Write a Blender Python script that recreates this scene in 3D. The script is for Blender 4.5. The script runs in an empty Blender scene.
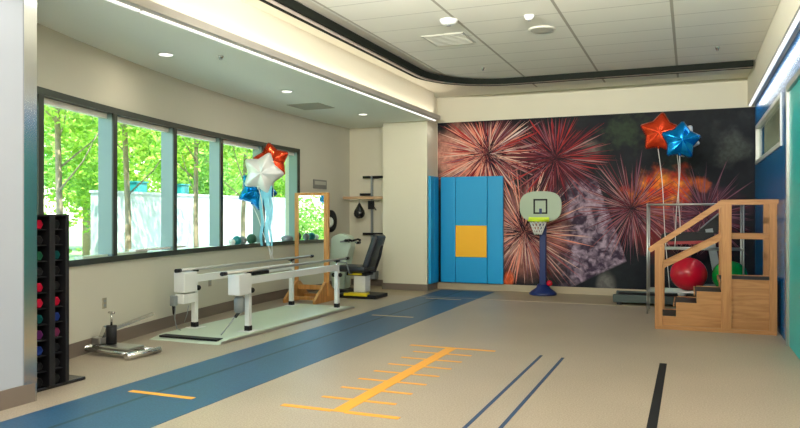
import bpy, bmesh, math, random
from mathutils import Vector, Matrix
random.seed(7)
PI = math.pi
C = bpy.context.scene.collection

# ------------------------------------------------------------------ camera
YAW = math.atan(290 / 712)
cam_data = bpy.data.cameras.new('camera')
cam_data.sensor_width = 36.0
cam_data.lens = 36.0 * 712 / 800
cam_data.shift_y = 1.0 / 800
cam_data.clip_end = 300
cam = bpy.data.objects.new('camera', cam_data)
C.objects.link(cam)
cam.location = (0, 0, 1.5)
cam.rotation_euler = (PI / 2, 0, YAW)
bpy.context.scene.camera = cam

# ------------------------------------------------------------------ world, sun, exposure
world = bpy.data.worlds.new('world')
bpy.context.scene.world = world
world.use_nodes = True
wn = world.node_tree.nodes
sky = wn.new('ShaderNodeTexSky')
sky.sky_type = 'NISHITA'
sky.sun_disc = False
sky.sun_elevation = math.radians(56)
sky.sun_rotation = math.radians(100)
sky.air_density = 1.2
wn['Background'].inputs['Strength'].default_value = 0.70
world.node_tree.links.new(sky.outputs['Color'], wn['Background'].inputs['Color'])

sun_data = bpy.data.lights.new('sun', 'SUN')
sun_data.energy = 10
sun_data.angle = math.radians(0.6)
sun_data.color = (1.0, 0.95, 0.85)
sun = bpy.data.objects.new('sun', sun_data)
C.objects.link(sun)
sun.rotation_euler = Vector((0.36, -0.35, 1.0)).to_track_quat('Z', 'Y').to_euler()

vs = bpy.context.scene.view_settings
vs.view_transform = 'Standard'
vs.look = 'None'
vs.gamma = 1
vs.use_curve_mapping = False
vs.exposure = 0.98
cy = bpy.context.scene.cycles
cy.max_bounces = 10
cy.diffuse_bounces = 5
cy.glossy_bounces = 4
cy.transparent_max_bounces = 12
cy.sample_clamp_indirect = 4

COOL = (1.0, 0.97, 0.88)
WARM = (1.0, 0.90, 0.70)


def area(name, loc, rot, sx, sy, power, color):
    d = bpy.data.lights.new(name, 'AREA')
    d.shape = 'RECTANGLE'
    d.size, d.size_y = sx, sy
    d.energy = power
    d.color = color
    o = bpy.data.objects.new(name, d)
    C.objects.link(o)
    o.location = loc
    o.rotation_euler = rot
    return o


# the room's own linear lamps (strip under the left soffit edge, slot along the right wall, uplight on the track)
area('soffit_strip_lamp', (-4.62, 5.0, 3.30), (0, 0, 0), 0.05, 17.0, 16, COOL)
area('right_slot_lamp', (0.965, 5.0, 3.375), (0, 0, 0), 0.03, 17.0, 18, (0.95, 0.98, 1.0))
area('soffit_uplight', (-4.56, 4.7, 3.452), (PI, 0, 0), 0.05, 16.9, 13, WARM)
# two indirect pendants added out of view to brighten the room, throwing their light up and forwards over the ceiling
ADDED_PENDANTS = [(-2.75, 4.3), (-0.55, 4.3)]
for px, py in ADDED_PENDANTS:
    pl = area('added_pendant_lamp', (px, py, 3.36), (math.radians(180 - 68), 0, 0), 1.7, 0.10, 64, COOL)
    pl.data.spread = math.radians(110)
# recessed troffers added unseen in the tiled ceiling to fill the room with light
ADDED_TROFFERS = [(-3.2, 3.2), (-3.2, 0.6), (-0.8, 3.2), (-0.8, 0.6), (-2.0, -1.8), (-0.3, -2.4)]
for tx, ty in ADDED_TROFFERS:
    area('added_troffer_lamp', (tx, ty, 3.83), (0, 0, 0), 1.1, 0.55, 34, COOL)


# ------------------------------------------------------------------ helpers
def new_bm():
    return bmesh.new()


def add_box(bm, x0, x1, y0, y1, z0, z1, mi=0, bevel=0.0):
    vs_ = [bm.verts.new((x, y, z)) for z in (z0, z1) for y in (y0, y1) for x in (x0, x1)]
    q = [(0, 2, 3, 1), (4, 5, 7, 6), (0, 1, 5, 4), (2, 6, 7, 3), (0, 4, 6, 2), (1, 3, 7, 5)]
    fs = [bm.faces.new([vs_[i] for i in f]) for f in q]
    for f_ in fs:
        f_.material_index = mi
    if bevel > 0:
        es = list({e for f_ in fs for e in f_.edges})
        bmesh.ops.bevel(bm, geom=es, offset=bevel, segments=2, affect='EDGES', profile=0.5)
    return vs_


def add_obox(bm, p, q, w, h, mi=0, up=(0, 0, 1)):
    """box beam from p to q, width w (sideways), height h (up)."""
    p, q = Vector(p), Vector(q)
    d = (q - p).normalized()
    u = Vector(up)
    s = d.cross(u)
    if s.length < 1e-4:
        s = d.cross(Vector((0, 1, 0)))
    s.normalize()
    u = s.cross(d).normalized()
    vs_ = []
    for e in (p, q):
        for a, b in ((-1, -1), (1, -1), (1, 1), (-1, 1)):
            vs_.append(bm.verts.new(e + s * (a * w / 2) + u * (b * h / 2)))
    for f_ in ((0, 3, 2, 1), (4, 5, 6, 7), (0, 1, 5, 4), (1, 2, 6, 5), (2, 3, 7, 6), (3, 0, 4, 7)):
        bm.faces.new([vs_[i] for i in f_]).material_index = mi


def add_tube(bm, pts, r, n=12, mi=0, caps=True, radii=None):
    pts = [Vector(p) for p in pts]
    rings = []
    prev = None
    for i, p in enumerate(pts):
        if i == 0:
            d = pts[1] - p
        elif i == len(pts) - 1:
            d = p - pts[i - 1]
        else:
            d = (pts[i + 1] - p).normalized() + (p - pts[i - 1]).normalized()
        d.normalize()
        if prev is None:
            a = d.orthogonal().normalized()
        else:
            a = (prev - d * prev.dot(d)).normalized()
        prev = a
        b = d.cross(a)
        rr = radii[i] if radii else r
        rings.append([bm.verts.new(p + (a * math.cos(t) + b * math.sin(t)) * rr)
                      for t in [2 * PI * k / n for k in range(n)]])
    for i in range(len(rings) - 1):
        for k in range(n):
            f_ = bm.faces.new([rings[i][k], rings[i][(k + 1) % n], rings[i + 1][(k + 1) % n], rings[i + 1][k]])
            f_.smooth = True
            f_.material_index = mi
    if caps:
        bm.faces.new(rings[0][::-1]).material_index = mi
        bm.faces.new(rings[-1]).material_index = mi


def add_lathe(bm, prof, c=(0, 0, 0), n=24, mi=0, axis='Z', sy=1.0):
    """prof: list of (r, h)."""
    c = Vector(c)
    rings = []
    for r, h in prof:
        ring = []
        for k in range(n):
            t = 2 * PI * k / n
            a, b = r * math.cos(t), r * math.sin(t) * sy
            v = {'Z': (a, b, h), 'Y': (a, h, b), 'X': (h, a, b)}[axis]
            ring.append(bm.verts.new(c + Vector(v)))
        rings.append(ring)
    for i in range(len(rings) - 1):
        for k in range(n):
            f_ = bm.faces.new([rings[i][k], rings[i][(k + 1) % n], rings[i + 1][(k + 1) % n], rings[i + 1][k]])
            f_.smooth = True
            f_.material_index = mi
    bm.faces.new(rings[0][::-1]).material_index = mi
    bm.faces.new(rings[-1]).material_index = mi


def add_prism(bm, pts, vec, mi=0):
    """extrude the closed 3D outline pts by vec."""
    vec = Vector(vec)
    a = [bm.verts.new(Vector(p)) for p in pts]
    b = [bm.verts.new(Vector(p) + vec) for p in pts]
    n = len(a)
    bm.faces.new(a[::-1]).material_index = mi
    bm.faces.new(b).material_index = mi
    for i in range(n):
        bm.faces.new([a[i], a[(i + 1) % n], b[(i + 1) % n], b[i]]).material_index = mi


def add_ball(bm, c, r, n=24, mi=0, sz=1.0, sx=1.0, sy=1.0):
    prof = [(max(r * math.sin(PI * i / n), 0.0008), -r * sz * math.cos(PI * i / n)) for i in range(n + 1)]
    v0 = len(bm.verts)
    add_lathe(bm, prof, (0, 0, 0), n, mi)
    bm.verts.ensure_lookup_table()
    for v in bm.verts[v0:]:
        v.co = Vector((v.co.x * sx, v.co.y * sy, v.co.z)) + Vector(c)


def world_loc(o):
    v = Vector(o.location)
    while o.parent:
        o = o.parent
        v += Vector(o.location)
    return v


def obj(name, bm, mats, parent=None, origin=None, smooth_angle=None):
    """link bm (world coordinates) as ONE mesh object; children sit at their parent's origin."""
    me = bpy.data.meshes.new(name)
    if parent is not None:
        base = world_loc(parent)
    elif origin is not None:
        base = Vector(origin)
    else:
        base = Vector((0, 0, 0))
    bmesh.ops.recalc_face_normals(bm, faces=bm.faces)
    if base.length > 0:
        bmesh.ops.translate(bm, vec=-base, verts=bm.verts)
    bm.to_mesh(me)
    bm.free()
    for m in (mats if isinstance(mats, (list, tuple)) else [mats]):
        me.materials.append(m)
    o = bpy.data.objects.new(name, me)
    C.objects.link(o)
    if parent is not None:
        o.parent = parent
    else:
        o.location = base
    return o


def thing(name, label, cat, loc=(0, 0, 0), group=None):
    o = bpy.data.objects.new(name, None)
    C.objects.link(o)
    o.location = loc
    o.empty_display_size = 0.1
    return tag(o, label, cat, group)


def tag(o, label, cat, group=None):
    o['label'] = label
    o['category'] = cat
    if group:
        o['group'] = group
    return o


def struct(name, bm, m, parent=None):
    o = obj(name, bm, m, parent)
    if parent is None:
        o['kind'] = 'structure'
    return o


def copy_tree(o, parent=None):
    c_ = o.copy()
    C.objects.link(c_)
    if parent is not None:
        c_.parent = parent
    for ch in list(o.children):
        copy_tree(ch, c_)
    return c_


# ------------------------------------------------------------------ materials
def mat(name, col, rough=0.5, metal=0.0, spec=0.5, noise=0.0, nscale=20.0, bump=0.0, bscale=60.0, alpha=1.0,
        coat=0.0, trans=0.0, emit=None, estr=0.0):
    m = bpy.data.materials.new(name)
    m.use_nodes = True
    nt = m.node_tree
    b = nt.nodes['Principled BSDF']
    b.inputs['Base Color'].default_value = (*col, 1)
    b.inputs['Roughness'].default_value = rough
    b.inputs['Metallic'].default_value = metal
    b.inputs['Specular IOR Level'].default_value = spec
    b.inputs['Coat Weight'].default_value = coat
    b.inputs['Transmission Weight'].default_value = trans
    b.inputs['Alpha'].default_value = alpha
    if emit:
        b.inputs['Emission Color'].default_value = (*emit, 1)
        b.inputs['Emission Strength'].default_value = estr
    tc = nt.nodes.new('ShaderNodeTexCoord')
    if noise > 0:
        nz = nt.nodes.new('ShaderNodeTexNoise')
        nz.inputs['Scale'].default_value = nscale
        nz.inputs['Detail'].default_value = 4
        nt.links.new(tc.outputs['Object'], nz.inputs['Vector'])
        mx = nt.nodes.new('ShaderNodeMixRGB')
        mx.inputs[1].default_value = (*[max(0, v * (1 - noise)) for v in col], 1)
        mx.inputs[2].default_value = (*[min(1, v * (1 + noise)) for v in col], 1)
        nt.links.new(nz.outputs['Fac'], mx.inputs[0])
        nt.links.new(mx.outputs[0], b.inputs['Base Color'])
    if bump > 0:
        nb = nt.nodes.new('ShaderNodeTexNoise')
        nb.inputs['Scale'].default_value = bscale
        nt.links.new(tc.outputs['Object'], nb.inputs['Vector'])
        bp = nt.nodes.new('ShaderNodeBump')
        bp.inputs['Strength'].default_value = bump
        bp.inputs['Distance'].default_value = 0.01
        nt.links.new(nb.outputs['Fac'], bp.inputs['Height'])
        nt.links.new(bp.outputs[0], b.inputs['Normal'])
    return m


def wood(name, c1, c2, scale=(1, 12, 12), rough=0.45):
    m = bpy.data.materials.new(name)
    m.use_nodes = True
    nt = m.node_tree
    b = nt.nodes['Principled BSDF']
    b.inputs['Roughness'].default_value = rough
    tc = nt.nodes.new('ShaderNodeTexCoord')
    mp = nt.nodes.new('ShaderNodeMapping')
    mp.inputs['Scale'].default_value = scale
    nz = nt.nodes.new('ShaderNodeTexNoise')
    nz.inputs['Scale'].default_value = 2.2
    nz.inputs['Detail'].default_value = 5
    nz.inputs['Distortion'].default_value = 0.8
    rp = nt.nodes.new('ShaderNodeValToRGB')
    rp.color_ramp.elements[0].position = 0.35
    rp.color_ramp.elements[0].color = (*c1, 1)
    rp.color_ramp.elements[1].position = 0.65
    rp.color_ramp.elements[1].color = (*c2, 1)
    nt.links.new(tc.outputs['Object'], mp.inputs['Vector'])
    nt.links.new(mp.outputs[0], nz.inputs['Vector'])
    nt.links.new(nz.outputs['Fac'], rp.inputs[0])
    nt.links.new(rp.outputs[0], b.inputs['Base Color'])
    return m


M = {}
M['wall'] = mat('cream_paint', (0.70, 0.665, 0.53), 0.6, noise=0.015, nscale=3, bump=0.05, bscale=180)
M['wall_dimmed'] = mat('dimmed_cream_paint', (0.58, 0.56, 0.47), 0.6, noise=0.015, nscale=3, bump=0.05, bscale=180)  # the cream paint again, darkened in colour as backlit by the windows
M['wall_cool'] = mat('pale_grey_paint', (0.42, 0.455, 0.52), 0.5, noise=0.01, nscale=3, bump=0.04, bscale=180)
M['soffit'] = mat('green_lit_paint', (0.87, 0.91, 0.85), 0.65)  # greenish light from outside put into the underside's colour
M['drywall'] = mat('warm_white_paint', (0.84, 0.80, 0.68), 0.7)
M['base'] = mat('taupe_rubber', (0.17, 0.135, 0.11), 0.5)
M['base_tan'] = mat('tan_rubber', (0.40, 0.33, 0.22), 0.5)
M['dark_frame'] = mat('dark_bronze_metal', (0.045, 0.055, 0.045), 0.35, 0.5)
M['daylit_alu'] = mat('daylit_mullion_metal', (0.19, 0.28, 0.28), 0.35, 0.1)  # mullion aluminium, outdoor light put into its pale teal colour
M['sill'] = mat('white_sill', (0.80, 0.80, 0.74), 0.25)
M['white'] = mat('white_enamel', (0.78, 0.80, 0.78), 0.3)
M['offwhite'] = mat('offwhite_plastic', (0.70, 0.70, 0.62), 0.4)
M['chrome'] = mat('steel', (0.62, 0.62, 0.60), 0.18, 1.0)
M['steel'] = mat('brushed_steel', (0.50, 0.50, 0.48), 0.35, 0.9)
M['black'] = mat('black_plastic', (0.010, 0.010, 0.012), 0.5, spec=0.25)
M['black_gloss'] = mat('black_gloss', (0.008, 0.008, 0.01), 0.15)
M['vinyl'] = mat('black_vinyl', (0.022, 0.026, 0.034), 0.38, bump=0.1, bscale=90)
M['dark_track'] = mat('dark_grey_track', (0.016, 0.019, 0.015), 0.8, 0.0, 0.1)
M['groove'] = mat('track_groove', (0.70, 0.60, 0.55), 0.5)
M['blue_gloss'] = mat('glossy_blue_wall_panel', (0.003, 0.16, 0.45), 0.22, 0.0, 0.5)
M['teal'] = mat('teal_door_paint', (0.0, 0.50, 0.50), 0.35)
M['pad_blue'] = mat('blue_pad_vinyl', (0.0, 0.31, 0.64), 0.42, bump=0.08, bscale=60)
M['pad_yellow'] = mat('yellow_pad_vinyl', (0.95, 0.47, 0.005), 0.45)
M['navy'] = mat('navy_plastic', (0.004, 0.018, 0.11), 0.4)
M['board'] = mat('grey_green_plastic', (0.34, 0.42, 0.31), 0.35)
M['lime'] = mat('lime_plastic', (0.62, 0.80, 0.02), 0.35)
M['net'] = mat('white_net', (0.72, 0.72, 0.70), 0.7)
M['oak'] = wood('honey_oak', (0.37, 0.165, 0.055), (0.50, 0.24, 0.09), (1.0, 10, 10))
M['oak_v'] = wood('honey_oak_upright', (0.39, 0.175, 0.06), (0.50, 0.24, 0.09), (12, 12, 1.0))
M['oak_dark'] = wood('orange_oak', (0.45, 0.20, 0.05), (0.62, 0.30, 0.09), (12, 12, 1.2))
M['tread'] = mat('black_rubber_tread', (0.02, 0.02, 0.02), 0.7, bump=0.3, bscale=200)
M['red_ball'] = mat('red_vinyl', (0.55, 0.005, 0.025), 0.22)
M['green_ball'] = mat('green_vinyl', (0.0, 0.25, 0.04), 0.22)
M['orange_tape'] = mat('orange_tape', (0.84, 0.37, 0.03), 0.5)
M['tan_tape'] = mat('worn_tan_tape', (0.50, 0.38, 0.20), 0.5)
M['blue_tape'] = mat('navy_floor_tape', (0.02, 0.05, 0.11), 0.6, spec=0.2)
M['black_tape'] = mat('black_floor_tape', (0.008, 0.009, 0.011), 0.65, spec=0.15)
M['grey'] = mat('grey_plastic', (0.22, 0.25, 0.26), 0.45)
M['plate'] = mat('taupe_outlet', (0.27, 0.25, 0.19), 0.4)
M['yellow'] = mat('yellow_paint', (0.75, 0.60, 0.02), 0.4)
M['platform'] = mat('pale_mint_deck', (0.56, 0.66, 0.54), 0.3, noise=0.04, nscale=4)
M['trim_grey'] = mat('grey_trim', (0.50, 0.47, 0.43), 0.6)
M['grille'] = mat('grey_grille', (0.46, 0.46, 0.40), 0.7)
M['lens'] = mat('lit_lens', (0.9, 0.9, 0.9), 0.4, emit=(1.0, 0.98, 0.90), estr=0.55)
M['lens_down'] = mat('lit_downlight', (0.9, 0.9, 0.9), 0.4, emit=(1.0, 0.97, 0.85), estr=0.8)
M['foil_red'] = mat('red_foil', (0.80, 0.07, 0.02), 0.22, 0.75)
M['foil_blue'] = mat('blue_foil', (0.0, 0.22, 0.62), 0.2, 0.75)
M['foil_silver'] = mat('silver_foil', (0.74, 0.74, 0.74), 0.42, 0.35)
M['ribbon'] = mat('pale_blue_ribbon', (0.25, 0.68, 0.85), 0.35, alpha=0.7)
M['string'] = mat('white_string', (0.70, 0.68, 0.66), 0.5)
M['mirror'] = mat('mirror_glass', (0.88, 0.92, 0.88), 0.01, 1.0)
M['sign'] = mat('grey_sign', (0.20, 0.20, 0.19), 0.4)
M['bench_wood'] = mat('pale_timber', (0.50, 0.32, 0.18), 0.5)
M['bark'] = mat('bark', (0.34, 0.26, 0.18), 0.9, noise=0.3, nscale=14, bump=0.4, bscale=20)
M['fence'] = mat('white_garden_wall', (0.44, 0.47, 0.48), 0.6, noise=0.12, nscale=2.5)
M['fence_brown'] = mat('brown_fence', (0.30, 0.20, 0.12), 0.8, noise=0.2, nscale=8)
M['ground'] = mat('ground_cover', (0.20, 0.26, 0.10), 0.95, noise=0.4, nscale=3)
M['teal_box'] = mat('teal_metal_box', (0.01, 0.22, 0.24), 0.4)


def leaf_mat(name, c1, c2):
    m = bpy.data.materials.new(name)
    m.use_nodes = True
    nt = m.node_tree
    b = nt.nodes['Principled BSDF']
    out = nt.nodes['Material Output']
    tc = nt.nodes.new('ShaderNodeTexCoord')
    nz = nt.nodes.new('ShaderNodeTexNoise')
    nz.inputs['Scale'].default_value = 1.6
    nz.inputs['Detail'].default_value = 3
    rp = nt.nodes.new('ShaderNodeValToRGB')
    rp.color_ramp.elements[0].position = 0.38
    rp.color_ramp.elements[0].color = (*c1, 1)
    rp.color_ramp.elements[1].position = 0.62
    rp.color_ramp.elements[1].color = (*c2, 1)
    tr = nt.nodes.new('ShaderNodeBsdfTranslucent')
    mx = nt.nodes.new('ShaderNodeMixShader')
    mx.inputs[0].default_value = 0.5
    b.inputs['Roughness'].default_value = 0.5
    nt.links.new(tc.outputs['Object'], nz.inputs['Vector'])
    nt.links.new(nz.outputs['Fac'], rp.inputs[0])
    nt.links.new(rp.outputs[0], b.inputs['Base Color'])
    nt.links.new(rp.outputs[0], tr.inputs['Color'])
    nt.links.new(b.outputs[0], mx.inputs[1])
    nt.links.new(tr.outputs[0], mx.inputs[2])
    nt.links.new(mx.outputs[0], out.inputs['Surface'])
    return m


M['leaf'] = leaf_mat('yellow_green_leaf', (0.20, 0.42, 0.025), (0.54, 0.72, 0.12))
M['leaf2'] = leaf_mat('mid_green_leaf', (0.11, 0.33, 0.04), (0.42, 0.62, 0.13))


def glass_mat():
    m = bpy.data.materials.new('window_glass')
    m.use_nodes = True
    nt = m.node_tree
    out = nt.nodes['Material Output']
    nt.nodes.remove(nt.nodes['Principled BSDF'])
    t = nt.nodes.new('ShaderNodeBsdfTransparent')
    t.inputs['Color'].default_value = (0.90, 0.97, 0.93, 1)
    g = nt.nodes.new('ShaderNodeBsdfGlossy')
    g.inputs['Roughness'].default_value = 0.02
    lw = nt.nodes.new('ShaderNodeLayerWeight')
    lw.inputs['Blend'].default_value = 0.5
    pw = nt.nodes.new('ShaderNodeMath'); pw.operation = 'POWER'; pw.inputs[1].default_value = 5.0
    fr = nt.nodes.new('ShaderNodeMath'); fr.operation = 'MULTIPLY_ADD'; fr.inputs[1].default_value = 0.6; fr.inputs[2].default_value = 0.03
    nt.links.new(lw.outputs['Facing'], pw.inputs[0])
    nt.links.new(pw.outputs[0], fr.inputs[0])
    mx = nt.nodes.new('ShaderNodeMixShader')
    nt.links.new(fr.outputs[0], mx.inputs[0])
    nt.links.new(t.outputs[0], mx.inputs[1])
    nt.links.new(g.outputs[0], mx.inputs[2])
    nt.links.new(mx.outputs[0], out.inputs['Surface'])
    return m


M['glass'] = glass_mat()


def floor_mat(name, col, col2, rough):
    m = bpy.data.materials.new(name)
    m.use_nodes = True
    nt = m.node_tree
    b = nt.nodes['Principled BSDF']
    tc = nt.nodes.new('ShaderNodeTexCoord')
    n1 = nt.nodes.new('ShaderNodeTexNoise')
    n1.inputs['Scale'].default_value = 80
    n1.inputs['Detail'].default_value = 3
    n2 = nt.nodes.new('ShaderNodeTexNoise')
    n2.inputs['Scale'].default_value = 1.1
    n2.inputs['Detail'].default_value = 2
    r1 = nt.nodes.new('ShaderNodeValToRGB')
    r1.color_ramp.elements[0].position = 0.36
    r1.color_ramp.elements[0].color = (*col, 1)
    r1.color_ramp.elements[1].position = 0.64
    r1.color_ramp.elements[1].color = (*col2, 1)
    mx = nt.nodes.new('ShaderNodeMixRGB')
    mx.blend_type = 'MULTIPLY'
    mx.inputs[0].default_value = 0.18
    nt.links.new(tc.outputs['Object'], n1.inputs['Vector'])
    nt.links.new(tc.outputs['Object'], n2.inputs['Vector'])
    nt.links.new(n1.outputs['Fac'], r1.inputs[0])
    nt.links.new(r1.outputs[0], mx.inputs[1])
    nt.links.new(n2.outputs['Fac'], mx.inputs[2])
    nt.links.new(mx.outputs[0], b.inputs['Base Color'])
    b.inputs['Roughness'].default_value = rough
    return m


M['floor'] = floor_mat('speckled_tan_vinyl', (0.32, 0.265, 0.20), (0.45, 0.38, 0.29), 0.42)
M['floor_back'] = floor_mat('plain_tan_vinyl', (0.35, 0.285, 0.18), (0.41, 0.335, 0.22), 0.45)
M['track'] = floor_mat('speckled_blue_rubber', (0.014, 0.062, 0.135), (0.024, 0.095, 0.19), 0.45)


def tile_mat():
    """ceiling tiles: long joints every 1.22 m along Y, cross joints every 0.61 m."""
    m = bpy.data.materials.new('ceiling_tile')
    m.use_nodes = True
    nt = m.node_tree
    b = nt.nodes['Principled BSDF']
    b.inputs['Roughness'].default_value = 0.8
    tc = nt.nodes.new('ShaderNodeTexCoord')
    sp = nt.nodes.new('ShaderNodeSeparateXYZ')
    nt.links.new(tc.outputs['Object'], sp.inputs[0])

    def joint(axis, period, offset, half):
        a = nt.nodes.new('ShaderNodeMath'); a.operation = 'ADD'; a.inputs[1].default_value = offset + 50 * period
        nt.links.new(sp.outputs[axis], a.inputs[0])
        d = nt.nodes.new('ShaderNodeMath'); d.operation = 'DIVIDE'; d.inputs[1].default_value = period
        nt.links.new(a.outputs[0], d.inputs[0])
        f = nt.nodes.new('ShaderNodeMath'); f.operation = 'FRACT'
        nt.links.new(d.outputs[0], f.inputs[0])
        c = nt.nodes.new('ShaderNodeMath'); c.operation = 'LESS_THAN'; c.inputs[1].default_value = half / period
        nt.links.new(f.outputs[0], c.inputs[0])
        return c
    j1 = joint(0, 1.22, 0.21, 0.035)
    j2 = joint(1, 0.61, 0.1, 0.02)
    m1 = nt.nodes.new('ShaderNodeMixRGB')
    m1.inputs[1].default_value = (0.80, 0.79, 0.71, 1)
    m1.inputs[2].default_value = (0.56, 0.55, 0.49, 1)
    nt.links.new(j2.outputs[0], m1.inputs[0])
    m2 = nt.nodes.new('ShaderNodeMixRGB')
    m2.inputs[2].default_value = (0.40, 0.38, 0.31, 1)
    nt.links.new(j1.outputs[0], m2.inputs[0])
    nt.links.new(m1.outputs[0], m2.inputs[1])
    nt.links.new(m2.outputs[0], b.inputs['Base Color'])
    return m


M['tiles'] = tile_mat()

# ------------------------------------------------------------------ curved window wall geometry
AX, AY, AR = 19.322, 12.18, 26.166


def arc(s, off=0.0, z=0.0):
    """point on the curved wall at arc length s; off > 0 goes outside."""
    t = s / AR
    r = AR + off
    return Vector((AX - r * math.cos(t), AY + r * math.sin(t), z))


def arc_box(bm, s0, s1, o0, o1, z0, z1, n=None, mi=0):
    n = n or max(1, int(abs(s1 - s0) / 0.3))
    rows = []
    for i in range(n + 1):
        s = s0 + (s1 - s0) * i / n
        rows.append([bm.verts.new(arc(s, o, z)) for o, z in ((o0, z0), (o1, z0), (o1, z1), (o0, z1))])
    for i in range(n):
        for k in range(4):
            bm.faces.new([rows[i][k], rows[i][(k + 1) % 4], rows[i + 1][(k + 1) % 4], rows[i + 1][k]]).material_index = mi
    bm.faces.new(rows[0]).material_index = mi
    bm.faces.new(rows[-1][::-1]).material_index = mi


ZS, ZSOF, ZC, ZH = 0.96, 3.36, 3.88, 2.745
YB = 13.8
XR = 1.05
WS0, WS1 = -8.45, -0.44

# floor
bm = new_bm(); add_box(bm, -7.3, XR + 0.1, -4.1, 12.3, -0.12, 0.0); struct('floor', bm, M['floor'])
bm = new_bm(); add_box(bm, -7.3, XR + 0.1, 12.3, YB + 0.1, -0.12, 0.0); struct('floor.001', bm, M['floor_back'])
bm = new_bm(); add_box(bm, -4.75, XR, 12.28, 12.31, -0.002, 0.004); struct('trim_1', bm, M['base_tan'])

# left wall: curved, with the long window opening
bm = new_bm()
arc_box(bm, -9.6, WS0, 0, 0.3, 0, ZSOF)
arc_box(bm, WS0, WS1, 0, 0.3, 0, ZS)
arc_box(bm, WS0, WS1, 0, 0.3, ZH, ZSOF)
arc_box(bm, WS1, 2.0, 0, 0.3, 0, ZSOF)
struct('wall_left', bm, M['wall_dimmed'])
bm = new_bm(); arc_box(bm, -9.6, 1.6, -0.015, 0.0, 0, 0.15); struct('baseboard_left', bm, M['base'])

# partition at the left edge of the frame
bm = new_bm()
add_box(bm, -5.02, -4.9, -4.0, 4.205, 0, ZC)
struct('wall_partition', bm, M['wall_cool'])
bm = new_bm(); add_box(bm, -4.9, -4.885, -4.0, 4.205, 0, 0.15); struct('baseboard_partition', bm, M['base'])
bm = new_bm()
add_box(bm, -5.03, -4.885, 4.205, 4.22, 0, ZSOF)
add_box(bm, -4.9, -4.885, 4.10, 4.205, 0.15, ZSOF)
struct('trim_2', bm, M['chrome'])
bm = new_bm(); add_box(bm, -6.6, -5.02, 3.1, 3.2, 0, ZSOF); struct('wall_closet', bm, M['wall'])

# back wall, column, right wall, wall behind
bm = new_bm(); add_box(bm, -7.3, XR + 0.1, YB, YB + 0.15, 0, 4.0); struct('wall_back', bm, M['wall'])
bm = new_bm(); add_box(bm, -5.75, -4.8, 13.2, YB, 0, ZSOF); struct('wall_column', bm, M['wall'])
bm = new_bm()
add_box(bm, -5.765, -4.785, 13.185, 13.2, 0, 0.13)
add_box(bm, -4.8, -4.785, 13.2, YB, 0, 0.13)
add_box(bm, -6.75, -5.75, YB - 0.015, YB, 0, 0.13)
struct('baseboard_column', bm, M['base'])
bm = new_bm(); add_box(bm, -4.785, XR, YB - 0.02, YB, 0, 0.13); struct('baseboard_back', bm, M['base_tan'])
bm = new_bm()
W0, W1, WZ0, WZ1 = 9.95, 13.55, 2.36, 3.02      # high window in the right wall
add_box(bm, XR, XR + 0.12, 9.28, W0, 0, ZC)
add_box(bm, XR, XR + 0.12, W1, YB, 0, ZC)
add_box(bm, XR, XR + 0.12, W0, W1, 0, WZ0)
add_box(bm, XR, XR + 0.12, W0, W1, WZ1, ZC)
add_box(bm, XR, XR + 0.12, 7.9, 9.28, 2.98, ZC)
struct('wall_right', bm, M['blue_gloss'])
bm = new_bm(); add_box(bm, XR, XR + 0.12, -4.0, 7.9, 0, ZC); struct('wall_right.001', bm, M['wall'])
bm = new_bm(); add_box(bm, -5.02, XR + 0.1, -4.15, -4.0, 0, 4.0); struct('wall_front', bm, M['wall'])

# high window in the right wall, looking into a corridor
wf = new_bm()
for a in ((W0, W1, WZ0, WZ0 + 0.06), (W0, W1, WZ1 - 0.06, WZ1), (W0, W0 + 0.06, WZ0 + 0.06, WZ1 - 0.06),
          (W1 - 0.06, W1, WZ0 + 0.06, WZ1 - 0.06)):
    add_box(wf, XR - 0.015, XR + 0.05, a[0], a[1], a[2], a[3])
w = struct('window_7', wf, M['white'])
g = new_bm(); add_box(g, XR + 0.03, XR + 0.036, W0 + 0.06, W1 - 0.06, WZ0 + 0.06, WZ1 - 0.06)
obj('glass', g, M['glass'], w)
bm = new_bm()
add_box(bm, 3.4, 3.5, 9.0, 14.2, 1.6, 3.9)
add_box(bm, XR + 0.12, 3.4, 9.0, 9.1, 1.6, 3.9)
add_box(bm, XR + 0.12, 3.4, 14.1, 14.2, 1.6, 3.9)
add_box(bm, XR + 0.12, 3.4, 9.1, 14.1, 1.6, 1.7)
struct('wall_corridor', bm, M['wall'])
area('added_corridor_fill', (2.4, 11.6, 3.8), (0, 0, 0), 0.6, 3.0, 14, WARM)  # unseen lamp added to brighten the corridor behind the glass

# teal door in a metal frame, right edge of the frame
fr = new_bm()
add_box(fr, XR - 0.03, XR + 0.1, 9.2, 9.28, 0, 2.98)
add_box(fr, XR - 0.03, XR + 0.1, 7.9, 7.98, 0, 2.98)
add_box(fr, XR - 0.03, XR + 0.1, 7.98, 9.2, 2.91, 2.98)
d = struct('door_1', fr, M['steel'])
lf = new_bm(); add_box(lf, XR + 0.0, XR + 0.05, 7.985, 9.195, 0.005, 2.905)
obj('door_leaf', lf, M['teal'], d)

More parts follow.
